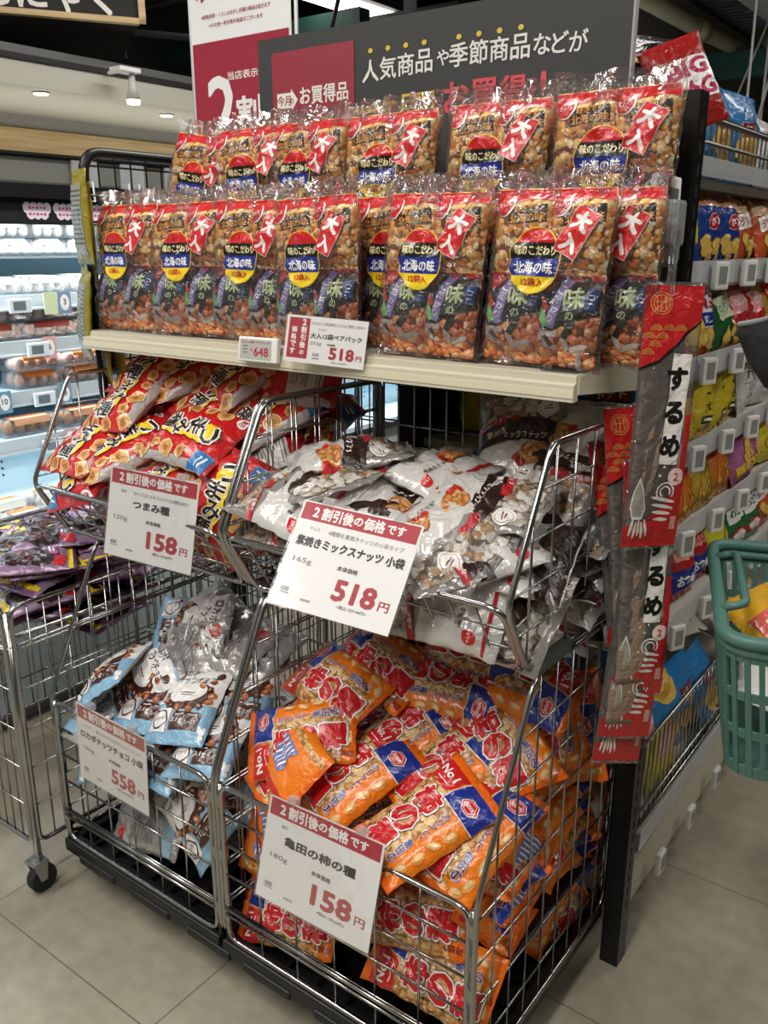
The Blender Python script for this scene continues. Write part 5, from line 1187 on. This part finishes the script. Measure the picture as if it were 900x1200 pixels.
for k, loc, rot, lab in ((0, (-.458, 1.345, 1.235), (88, 2, 47), 'frontmost dried squid pack hanging at the shelf end, large black kana on white strip'),
                         (1, (-.468, 1.365, .955), (86, 1, 47), 'second dried squid pack hanging below the frontmost one, only the last two kana showing'),
                         (1, (-.500, 1.38, 1.04), (84, -3, 50), 'dried squid pack hanging behind the frontmost one, red top sticking out at left'),
                         (0, (-.518, 1.40, .98), (82, -6, 54), 'dried squid pack hanging at the back left of the strip, red edge beside the wires'),
                         (1, (-.478, 1.378, .875), (80, 7, 50), 'lower dried squid pack slanting down left with red bottom over the orange bags'),
                         (0, (-.492, 1.40, .815), (78, 11, 52), 'lowest dried squid pack slanting over the black post, red bottom edge lowest')):
    squid(k, loc, tuple(R(a) for a in rot), lab)
t = thing('hanging_strip', 'clear plastic hanging strip with hooks holding the squid packs', 'hanging strip', (-.48, 1.40, 1.43))
MB().tube([(-.50, 1.44, 1.52), (-.49, 1.41, 1.47), (-.47, 1.35, 1.42), (-.47, 1.36, .9)], .004).tube([(-.485, 1.42, 1.52), (-.46, 1.34, 1.43)], .003).build('strip', CLEAR, t)
MB().box((-.515, 1.44, 1.53), (.05, .05, .07)).box((-.505, 1.435, 1.49), (.03, .03, .04)).build('clamp', film_mat('clamp_haze', .35, .5, (.95, .95, .95, 1), .05, 10, .12), t, bevel=.006)
t = thing('electronic_price_tag', 'white electronic tag clipped at the right end of the upper shelf, seen from the side', 'price tag', (-.515, 1.43, 1.565), (R(80), R(8), R(62)))
MB().box((0, 0, 0), (.055, .075, .012)).build('body', WHITE, t, world=False, bevel=.004); MB().box((.0, -.004, .0062), (.042, .045, .0006)).build('display', M('eink_dark', 0x5f6460, .4), t, world=False)

# ---- yellow packs hanging by the mesh panel
d = Design(); d.rect(0, -.005, .082, .15, I('pack_back', 0x9a9a90), 0, 0)
for i in range(12): d.rect(0, .055 - i * .010, .07, .003, I('line_dark', 0x4c4c46), 0, 1)
K_Y = Kind('yellow_snack_pack', 'snack pack', [foil('foil_olive_yellow', 0x948722)], None); K_Y.add(Pillow(.12, .20, .02, 10, 14, .012, .012, 3, 3, 1, .003, 1, .6, .2, 5), d, 'printed_back')
for loc, rot, l in (((-1.775, 1.255, 1.555), (90, 0, -20), 'yellow pack hanging highest by the mesh panel, grey back label'), ((-1.795, 1.255, 1.345), (86, 6, -26), 'yellow pack hanging lower, left edge of the strip'), ((-1.80, 1.30, 1.28), (88, 2, -22), 'yellow pack hanging lower, middle of the strip'), ((-1.785, 1.32, 1.27), (90, 0, -16), 'yellow pack hanging lower, closest to the black frame'), ((-1.80, 1.285, 1.53), (90, 0, -24), 'yellow pack hanging behind the highest one by the mesh panel')):
    K_Y.make(0, loc, tuple(R(a) for a in rot), l, 'yellow packs on the hanging strip')
t = thing('strip_hanger', 'thin strip holding the yellow packs beside the mesh panel', 'hanging strip', (-1.85, 1.3, 1.6))
MB().tube([(-1.81, 1.30, 1.68), (-1.84, 1.29, 1.64), (-1.85, 1.30, 1.2)], .003).build('strip', CLEAR, t)

# ================================================================== RIGHT GONDOLA
SHELFG = M('shelf_grey', 0xc9c6ba, .4); RAIL = film_mat('rail_plastic', .55, .5, (1, 1, 1, 1), .03, 8, .1)
GY0, GY1 = 1.70, 4.2
t = thing('gondola', 'long grey shop shelving run with snack bags, right of the display', 'shelving unit', (-.85, 3, 0))
MB().bb((-1.14, GY0, .02), (-.555, GY1, .13)).build('plinth', M('plinth_beige', 0xcfcbb9, .45), t)
MB().bb((-1.165, GY0, .13), (-1.145, GY1, 1.95)).build('back_panel', M('gondola_back', 0x1c1b1a, .7), t)
LV = [(.20, -.55), (.665, -.575), (.875, -.585), (1.06, -.59), (1.245, -.595), (1.44, -.60), (1.625, -.605)]
for i, (z, x) in enumerate(LV):
    MB().bb((-1.145, GY0, z - .02), (x, GY1, z)).build('shelf', SHELFG if i != 6 else M('shelf_dark', 0x57534c, .5), t)
    if i < 6:
        MB().bb((x, GY0, z - .03), (x + .006, GY1, z + .018)).build('price_rail', M('rail_grey', 0xb4b1a8, .35), t)
        MB().bb((x + .0065, GY0, z - .024), (x + .010, GY1, z + .026)).build('clear_front', RAIL, t)
for y in (1.78, 2.72, 3.66): MB().bb((-1.15, y - .02, .02), (-1.10, y + .02, 1.95)).build('upright', BLACKMETAL, t)
mb = MB()
x = -.56
for a, b in (((x, GY0, .43), (x, GY1, .43)), ((x, GY0, .215), (x, GY1, .215)), ((x, GY0, .25), (x, GY1, .25))): mb.tube([a, b], .0045)
for i in range(56): y = GY0 + .01 + i * .03; mb.tube([(x, y, .215), (x, y, .43)], .0024)
mb.tube([(x, 2.37, .43), (-1.1, 2.37, .56)], .005).tube([(x, 2.38, .43), (-1.1, 2.38, .50)], .004).tube([(x, 2.37, .43), (x, 2.37, .21)], .005)
mb.build('base_fence', CHROME, t, True)
mb = MB(); x = -.605
for z, r in ((1.735, .006), (1.69, .004), (1.64, .005)): mb.tube([(x, GY0 - .02, z), (x, GY1, z)], r)
for i in range(50): y = GY0 + i * .034; mb.tube([(x, y, 1.64), (x, y, 1.735)], .0022)
mb.bb((x - .002, GY0 - .02, 1.728), (x + .004, GY1, 1.742)); mb.build('top_fence', M('fence_grey', 0xa9a9a6, .3, .9), t)
MB().bb((-.603, GY0, 1.628), (-.600, GY1, 1.665)).build('top_rail', RAIL, t)
gtag = 'small square tags on the gondola rails'
k = 0
for i, (z, x) in enumerate(LV[:6]):
    for y in [1.80 + i * .03 + .215 * n for n in range(5)]:
        o = thing('shelf_tag_holder', 'small white square tag holder on a gondola price rail' if i else 'small white tag holder low on the gondola plinth rail', 'price tag', (x + .012, y, z - .004), (0, 0, R(-24) if i else 0), gtag)
        zz = 0 if i else -.10
        MB().bb((0, -.021, zz - .03), (.014, .021, zz + .028)).build('frame', WHITE, o, world=False, bevel=.004)
        MB().bb((.0142, -.012, zz - .018), (.0146, .012, zz + .018)).build('display', M('eink_mid', 0x8f918c, .4), o, world=False)
        o.location.x += .012

def shelf_design(w, h, els):
    d = Design()
    for e in els: getattr(d, e[0])(*e[1:-1], **e[-1]) if isinstance(e[-1], dict) else getattr(d, e[0])(*e[1:])
    return d
CHIP, CHIPD = I('chip', 0xe2bd5a), I('chip_dark', 0xc9963c)
def chips(d, x, y, n, seed, s=1.):
    g = random.Random(seed)
    for i in range(n):
        cx, cy, a = x + g.uniform(-.04, .04) * s, y + g.uniform(-.02, .02) * s, g.uniform(0, 180)
        d.ell(cx, cy, .024 * s, .017 * s, CHIPD, 2 + i, a); d.ell(cx, cy, .022 * s, .0152 * s, CHIP, 3 + i, a)
def kind(name, col, w, h, t, fn, seed, metal=0.):
    K = Kind(name, 'snack bag', [foil('foil_%s_%x' % (name, col), col, metal), foil('foil_seal_%x' % col, col, .2)], None); d = Design(); fn(d); K.add(Pillow(w, h, t, 10, 14, .012, .012, 2.6, 2.6, .9, .005, .8, .5, .3, seed), d); K.h = h; return K
def f_blue(d):
    d.rect(0, .062, .14, .035, I('salmon', 0xc98a6a), 0, 0); d.ell(.01, .012, .034, .017, I_WHITE, 1, 10); d.ell(.01, .012, .032, .0155, I_RED, 2, 10); d.text('のり', .01, .012, .018, I_WHITE, w=.04, l=3, bold=.05, rot=10); chips(d, .0, -.05, 5, 1)
def f_orange(d):
    d.rect(0, .055, .14, .04, I('tan', 0xd8b890), 0, 0); d.rect(-.01, .018, .10, .035, I_WHITE, 8, 1); d.text('うすしお', -.01, .018, .02, I_RED, w=.085, l=2, bold=.05, rot=8); chips(d, 0, -.045, 5, 2)
def f_big(d):
    mg = I('magenta', 0xb81f56)
    d.rect(0, .03, .15, .12, I_WHITE, 0, 0); d.text('BIG', 0, .066, .030, mg, w=.085, l=1, bold=.06); d.text('BAG', 0, .026, .032, mg, w=.105, l=1, bold=.06); d.rect(0, -.012, .15, .030, I_BLUE, 0, 1); d.text('うすしお', .01, -.012, .017, I_WHITE, w=.085, l=2, bold=.05); chips(d, -.01, -.055, 6, 3, 1.2)
def f_green(d):
    d.rect(0, .02, .10, .05, I('pale_g', 0xcfd8b0), 6, 0); d.text('のりしお', 0, .02, .018, I('dg', 0x1f5a2a), w=.08, l=1, bold=.05, rot=6); chips(d, 0, -.045, 4, 4)
def f_red(d):
    d.rect(0, .03, .11, .05, I('pink', 0xe8a0a0), 6, 0); d.text('コンソメ', 0, .03, .018, I_WHITE, w=.085, l=1, bold=.05, rot=6); chips(d, 0, -.045, 4, 5)
def f_yel(t_):
    def f(d):
        d.vtext(t_, 0, .045, .026, I_BLACK, .032, 1, .04); d.rect(0, -.048, .05, .018, I('label_dg', 0x23402a), 0, 1); d.rect(0, -.048, .036, .006, I('cream2', 0xe8dfae), 0, 2); d.blob(0, -.072, .04, .016, NUT_C, 0, 0, 3)
    return f
def f_white(d):
    d.text('国内産じゃがいも', .0, .052, .015, I_BLACK, w=.12, l=1, bold=.03); d.text('ポテト', 0, .020, .026, I_BLACK, w=.10, l=1, bold=.05); d.rect(0, -.005, .13, .0015, I_BLACK, 0, 1); d.text('オホーツクの塩', 0, -.022, .010, I_BLACK, w=.08, l=1); d.text('(北海道産)', 0, -.042, .010, I_BLACK, w=.08, l=1)
def f_pink(d):
    d.rect(0, .04, .13, .05, I('plum', 0xa04a90), 4, 0); d.text('梅', .02, .04, .03, I_WHITE, l=1, bold=.05); chips(d, .02, -.02, 5, 6, 1.1); d.rect(-.04, -.055, .05, .03, I_YEL, 8, 1)
def f_stick(d):
    g = random.Random(4)
    for i in range(14): d.rect(g.uniform(-.05, .05), g.uniform(-.07, .0), .006, .045, (I('st1', 0xd98a2a), I('st2', 0xe8b44a), I('st3', 0x6a9a3a))[i % 3], g.uniform(-30, 30), 1 + i % 3)
    d.rect(0, .04, .10, .045, I_RED, 10, 1); d.text('スティック', 0, .04, .016, I_WHITE, w=.085, l=2, bold=.04, rot=10)
def f_gr2(d): d.rect(0, .02, .11, .05, I_WHITE, 8, 0); d.text('わさび', 0, .02, .024, I('dg', 0x1f5a2a), w=.08, l=1, bold=.05, rot=8); d.ell(0, -.045, .05, .022, I_RED, 1); d.ell(0, -.045, .04, .015, I_WHITE, 2)
def f_cube(d): d.rect(0, .03, .10, .04, I('pinkl', 0xe79a90), 0, 0); d.text('えび', 0, .03, .026, I_RED, l=1, bold=.05); d.rect(0, -.035, .12, .05, I_BLUE, 0, 0); d.text('おつまみ', 0, -.035, .024, I_WHITE, w=.10, l=1, bold=.06)
def f_bluechip(d): d.blob(.0, -.03, .066, .05, CHIP, 0, 0, 2); d.blob(-.01, -.035, .045, .03, CHIPD, 1, 0, 5); d.rect(-.005, .022, .09, .032, I('crimson', 0x8c1f28), 6, 2); d.text('ポテト', -.005, .022, .020, I_WHITE, w=.07, l=3, bold=.05, rot=6)
def f_poteco(d): d.text('ポテコ', .0, .030, .045, I_BLUE, w=.13, l=1, bold=.09, rot=-4); d.ell(-.03, -.03, .02, .016, CHIP, 1); d.ell(.02, -.04, .02, .016, CHIP, 1); d.text('うましお', 0, -.065, .02, I_BLUE, w=.08, l=1, bold=.06)
KB = {'blue': kind('chips_bag', 0x1d3f8f, .15, .175, .05, f_blue, 101), 'orange': kind('chips_bag', 0xc9582a, .15, .175, .05, f_orange, 102), 'big': kind('chips_bag', 0xd0642a, .16, .20, .06, f_big, 103),
      'green': kind('chips_bag', 0x1f5a30, .15, .16, .05, f_green, 104), 'red': kind('chips_bag', 0xb32a2e, .15, .15, .05, f_red, 105), 'yel': kind('snack_bag', 0xcdb52a, .115, .18, .045, f_yel('ピーポ'), 106), 'yel2': kind('snack_bag', 0xd2bc34, .115, .18, .045, f_yel('ビーノ'), 107),
      'white': kind('chips_bag', 0xd9d8d4, .17, .18, .05, f_white, 108), 'pink': kind('chips_bag', 0xb06a9a, .16, .17, .05, f_pink, 109), 'stick': kind('snack_bag', 0xc9702a, .14, .16, .045, f_stick, 110), 'gr2': kind('chips_bag', 0x2a6a3a, .15, .16, .05, f_gr2, 111),
      'cube': kind('shrimp_snack_bag', 0xb02a28, .12, .15, .05, f_cube, 112), 'bluechip': kind('chips_bag', 0x2a7ab8, .19, .22, .06, f_bluechip, 113), 'poteco': kind('potato_ring_bag', 0xe2ddd0, .19, .21, .05, f_poteco, 114), 'gold': kind('chips_bag', 0xb89a3a, .15, .16, .05, f_stick, 115), 'lemon': kind('snack_bag', 0xd6cf2c, .18, .2, .06, f_red, 116)}
def shelf_bag(k, x, y, z, lab, grp, lean=10, yaw=90, roll=0):
    K = KB[k]; o = K.make(0, (x, y, z + K.h / 2 * (.99 if K.h > .17 else 1.08) + .002), (R(90 - lean), 0, R(yaw)), lab, grp, (.99 if K.h > .17 else 1.08)); o.rotation_euler.rotate_axis('Z', R(roll)); return o
g = random.Random(11)
def row(z, x, items, grp, lean=10):
    for n, (k, y, lab) in enumerate(items):
        shelf_bag(k, x + g.uniform(-.006, .006), y, z, lab, grp, lean + g.uniform(-3, 3), 90 + g.uniform(-8, 8), g.uniform(-4, 4))
row(LV[5][0], -.632, [('blue', 1.84, 'first blue chips bag beside the black upright on the fifth gondola shelf'), ('blue', 1.99, 'second blue chips bag on the fifth gondola shelf'), ('blue', 2.13, 'third blue chips bag on the fifth gondola shelf'), ('orange', 2.28, 'orange and white chips bag right of the blue ones'), ('orange', 2.43, 'second orange and white chips bag on the blue bag shelf'), ('orange', 2.58, 'far orange and white chips bag on the blue bag shelf')], 'chips bags on the fifth gondola shelf')
row(LV[4][0], -.632, [('big', 2.00, 'white and orange large chips bag with magenta letters above a blue band'), ('green', 2.165, 'dark green chips bag right of the magenta lettered bag'), ('red', 2.30, 'red chips bag right of the dark green one'), ('red', 2.44, 'second red chips bag near the dark sleeve'), ('gold', 2.6, 'gold bag at the far end of the magenta lettered bag shelf')], 'chips bags on the fourth gondola shelf', 14)
for y, k in ((1.95, 'gold'), (2.2, 'gold'), (2.4, 'gold')): shelf_bag(k, -.80, y, LV[4][0] + .02, 'gold bag in the dark behind the front row of the fourth shelf', 'gold bags behind', 12)
row(LV[3][0], -.632, [('bluechip', 1.92, 'light blue chips bag mostly hidden behind the squid packs'), ('yel', 2.08, 'first yellow bag with black vertical kana'), ('yel2', 2.195, 'second yellow bag with black vertical kana'), ('yel', 2.305, 'third yellow bag with black vertical kana'), ('white', 2.47, 'white chips bag with black lettering on potatoes'), ('white', 2.66, 'second white chips bag at the picture edge')], 'bags on the third gondola shelf', 8)
row(LV[2][0], -.632, [('stick', 1.98, 'striped vegetable stick bag behind the squid pack'), ('gold', 2.12, 'dark bag in shade on the second gondola shelf'), ('stick', 2.28, 'orange and green stick bag left of the pink bag'), ('pink', 2.44, 'pink purple chips bag with chips printed'), ('pink', 2.58, 'second pink purple chips bag'), ('lemon', 2.75, 'yellow bag at the right picture edge on the second shelf')], 'bags on the second gondola shelf', 18)
row(LV[1][0], -.632, [('cube', 2.06, 'red shrimp snack bag left of another on the first gondola shelf'), ('cube', 2.19, 'red shrimp snack bag beside the basket rim'), ('lemon', 2.33, 'yellow snack bag behind the basket rim'), ('gr2', 2.49, 'green and white bag behind the basket rim'), ('gr2', 2.63, 'second green and white bag at the picture edge'), ('orange', 2.78, 'orange bag behind the basket')], 'bags on the first gondola shelf', 16)
for i, (k, x, y, z, a, lab) in enumerate((('bluechip', -.70, 1.90, .40, (38, 0, 78), 'blue and yellow chips bag on top of the wire bin, crimson label'), ('bluechip', -.68, 1.93, .31, (55, 5, 84), 'blue and yellow chips bag below the top one in the wire bin'), ('bluechip', -.66, 2.05, .30, (80, 0, 90), 'blue chips bag upright behind the bin wires'), ('lemon', -.66, 1.78, .31, (75, 0, 90), 'yellow bag at the near end of the wire bin'), ('lemon', -.64, 1.86, .24, (80, 0, 90), 'yellow bag low behind the bin wires'), ('bluechip', -.64, 2.2, .28, (70, 0, 95), 'blue chips bag against the bin divider'),
     ('poteco', -.78, 2.24, .46, (28, 0, 70), 'white bag with blue kana lying flat near the bin divider'), ('poteco', -.72, 2.46, .45, (34, 0, 80), 'white bag with blue kana lying flat beyond the divider'), ('poteco', -.66, 2.52, .33, (70, 0, 90), 'white bag with blue kana upright behind the bin wires'), ('poteco', -.72, 2.72, .42, (40, 0, 95), 'white bag with blue kana farthest in the wire bin'), ('poteco', -.84, 2.02, .40, (20, 0, 60), 'white bag with blue kana at the back of the bin'), ('stick', -.85, 2.35, .52, (30, 0, 100), 'orange stick bag piled behind the white bags'), ('stick', -.83, 2.55, .54, (40, 0, 80), 'second orange stick bag piled behind the white bags'), ('orange', -.85, 2.75, .54, (40, 0, 90), 'orange bag piled at the back of the bin'))):
    KB[k].make(0, (x + .035, y + .10, z + .045), tuple(R(q) for q in a), lab, 'bags in the wire fenced bottom bin')
row(LV[6][0], -.68, [('lemon', 1.80, 'yellow bag in the top wire fence beside the black upright'), ('cube', 1.96, 'red bag in the top wire fence'), ('bluechip', 2.16, 'blue white bag in the top wire fence'), ('bluechip', 2.37, 'second blue white bag in the top wire fence'), ('white', 2.6, 'white bag in the top wire fence at the picture edge')], 'bags in the top wire fence', 4)
# bags seen through the back of the display
for i, (x, y, z) in enumerate(((-.72, 1.80, LV[3][0]), (-.90, 1.82, LV[3][0]), (-1.05, 1.82, LV[3][0]))): shelf_bag('lemon' if i else 'bluechip', x, y, z, 'yellow bag behind the back wires of the right basket' if i else 'blue bag behind the back wires of the right basket', 'bags behind the basket', 5, 10)
far = [('orange', 'orange'), ('gold', 'red'), ('white', 'yel'), ('lemon', 'stick'), ('gr2', 'cube')]
for i, lv in enumerate((5, 4, 3, 2, 1)):
    for n in range(6):
        y = 2.92 + n * .19; shelf_bag(far[i][n % 2], -.632, y, LV[lv][0], ['orange chips bag farther along the shelf of the blue chips bags', 'gold or red bag farther along the magenta lettered bag shelf', 'white or yellow bag farther along the yellow bag shelf', 'yellow or striped bag farther along the pink bag shelf', 'green or red bag farther along the lowest gondola shelf'][i], 'far bags on gondola shelf %d' % (6 - i), 10)
# top of the gondola: black bag and red bag
kk = kind('chips_bag', 0x17171a, .2, .26, .08, lambda d: (d.rect(-.03, .02, .05, .03, I('pale_y', 0xd9d08a), 0, 1), d.rect(.02, -.04, .12, .05, I('grey_b', 0x6a6a70), 4, 1)), 120)
kk.make(0, (-.685, 1.74, 1.80), (R(62), R(14), R(10)), 'black snack bag lying above the upper shelf behind the dark sign', 'bags on top of the display', .62)
kr = kind('chips_bag', 0xa3201c, .2, .26, .08, lambda d: (d.rect(0, .0, .17, .12, I_WHITE, 0, 0), d.text('BIG', 0, .03, .05, I('magenta', 0xb81f56), w=.14, l=1, bold=.08), d.text('BAG', 0, -.03, .05, I('magenta', 0xb81f56), w=.15, l=1, bold=.08)), 121)
kr.make(0, (-.605, 1.73, 1.775), (R(72), R(-20), R(52)), 'red and white large bag with magenta letters above the black upright', 'bags on top of the display', .64)
KB['lemon'].make(0, (-.68, 1.83, 1.60), (R(80), 0, R(30)), 'gold yellow bag behind the black upright near the top', 'bags on top of the display')

# ================================================================== SHOPPING BASKET, DARK BAG
GREEN = M('basket_green', 0x4c756b, .45)
t = thing('shopping_basket', 'green plastic shopping basket with a yellow bag inside, right picture edge', 'shopping basket', (-.215, 1.47, .725), (0, 0, R(19)))
L2, W2_, HB_ = .225, .16, .235
def rr(l, w, z, r=.05): return [Vector((p.x, p.y, z)) for p in fillet([(-w, -l, 0), (w, -l, 0), (w, l, 0), (-w, l, 0)], r, 5)]
top, bot = rr(L2, W2_, HB_), rr(L2 * .84, W2_ * .80, 0.0)
mb = MB(); n = len(top)
mb.tube(top, .011, 8, True); mb.tube(rr(L2 - .004, W2_ - .004, HB_ - .018), .008, 8, True)
mb.build('rim', GREEN, t, True, world=False)
def wallpt(q, z):        # point on the tapered wall at perimeter fraction q
    i = q * n; a = int(i) % n; f = i - int(i); T = top[a].lerp(top[(a + 1) % n], f); B = bot[a].lerp(bot[(a + 1) % n], f); return B.lerp(T, z)
per = [0]
for a, b in zip(top, top[1:] + top[:1]): per.append(per[-1] + (b - a).length)
def pq(s):
    s = (s % 1) * per[-1]
    for i in range(n):
        if s <= per[i + 1]: return (i + (s - per[i]) / max(1e-9, per[i + 1] - per[i])) / n
    return 0
def bar(s0, s1, z0, z1, k=1):
    mb = MB()
mb = MB(); NB = 76
def patch(mb, s0, s1, z0, z1):
    A = [wallpt(pq(s), z) for s, z in ((s0, z0), (s1, z0), (s1, z1), (s0, z1))]; nn = (A[1] - A[0]).cross(A[3] - A[0]).normalized() * .0035
    mb.add(A + [p + nn for p in A], [(0, 3, 2, 1), (4, 5, 6, 7), (0, 1, 5, 4), (1, 2, 6, 5), (2, 3, 7, 6), (3, 0, 4, 7)])
for i in range(NB):
    s0, s1, sm = i / NB, (i + 1) / NB, (i + .45) / NB
    patch(mb, s0, sm, 0, 1)
    for z0, z1 in ((0, .08), (.30, .36), (.58, .64), (.86, 1)): patch(mb, sm, s1, z0, z1)
mb.build('slotted_wall', GREEN, t, world=False)
MB().add([tuple(p) for p in bot] + [(p.x, p.y, .006) for p in bot], [tuple(range(n)), tuple(reversed(range(n, 2 * n)))] + [(i, (i + 1) % n, n + (i + 1) % n, n + i) for i in range(n)]).build('bottom', GREEN, t, world=False)
for s in (-1, 1): MB().tube(fillet([(s * (W2_ - .004), -.12, HB_ + .008), (s * (W2_ - .035), -.12, HB_ + .018), (s * (W2_ - .035), .12, HB_ + .018), (s * (W2_ - .004), .12, HB_ + .008)], .02, 4, False), .007, 8).build('handle', GREEN, t, True, world=False)
kg = kind('snack_bag', 0xd9a52a, .17, .2, .06, lambda d: (d.rect(0, .03, .14, .05, I('pale_red', 0xd0564a), 6, 0), d.rect(0, .03, .1, .02, I('cream2', 0xe8dfae), 6, 1), d.rect(-.02, -.06, .1, .03, I('or', 0xd98a3a), 0, 1)), 130)
kg.make(0, (-.245, 1.47, .885), (R(35), R(-12), R(60)), 'yellow and red snack bag lying in the green basket', 'contents of the basket')
KB['white'].make(0, (-.24, 1.43, .815), (R(14), R(18), R(20)), 'grey white bag under the yellow one in the green basket', 'contents of the basket')
t = thing('dark_cloth_bag', 'dark cloth tote with open rim at the right picture edge above the green basket', 'bag', (-.222, 1.2, 1.40))
CL = M('dark_cloth', 0x1b1b1d, .85, 0, .5, 60)
P = []; nn = 22
mb = MB(); rings = []
for k, (z, a, b, ox) in enumerate(((.030, .095, .05, .0), (.015, .10, .055, .0), (0, .10, .06, .005), (-.03, .095, .062, .015), (-.062, .085, .055, .03), (-.066, .05, .03, .03))):
    rings.append([(ox + a * math.cos(2 * math.pi * i / nn) + .004 * math.sin(5 * i), b * math.sin(2 * math.pi * i / nn), z + (.03 * math.cos(2 * math.pi * i / nn) if k < 2 else .015 * math.cos(2 * math.pi * i / nn))) for i in range(nn)])
vs = [v for r in rings for v in r]; mb.add(vs, [(k * nn + i, k * nn + (i + 1) % nn, (k + 1) * nn + (i + 1) % nn, (k + 1) * nn + i) for k in range(len(rings) - 1) for i in range(nn)] + [tuple(range((len(rings) - 1) * nn, len(rings) * nn))])
mb.build('body', CL, t, True, world=False)
MB().tube([Vector(v) for v in rings[0]], .0035, 6, True).build('rim_piping', M('piping_grey', 0x77777a, .7), t, True, world=False)
mb = MB().tube([(.06, 0, .01), (.09, .0, .045), (.16, 0, .05), (.22, 0, .02)], .010, 8); mb.build('strap', CL, t, True, world=False)
tag(MB().lathe((-1.09, .885, .0), [(.001, 0), (.02, 0), (.02, .0012), (.001, .0012)], 20).build('floor_sticker', film_mat('sticker_clear', .35, .5, (1, 1, 1, 1), .02, 10, .08)), 'small clear round sticker on the floor by the left cage', 'sticker')
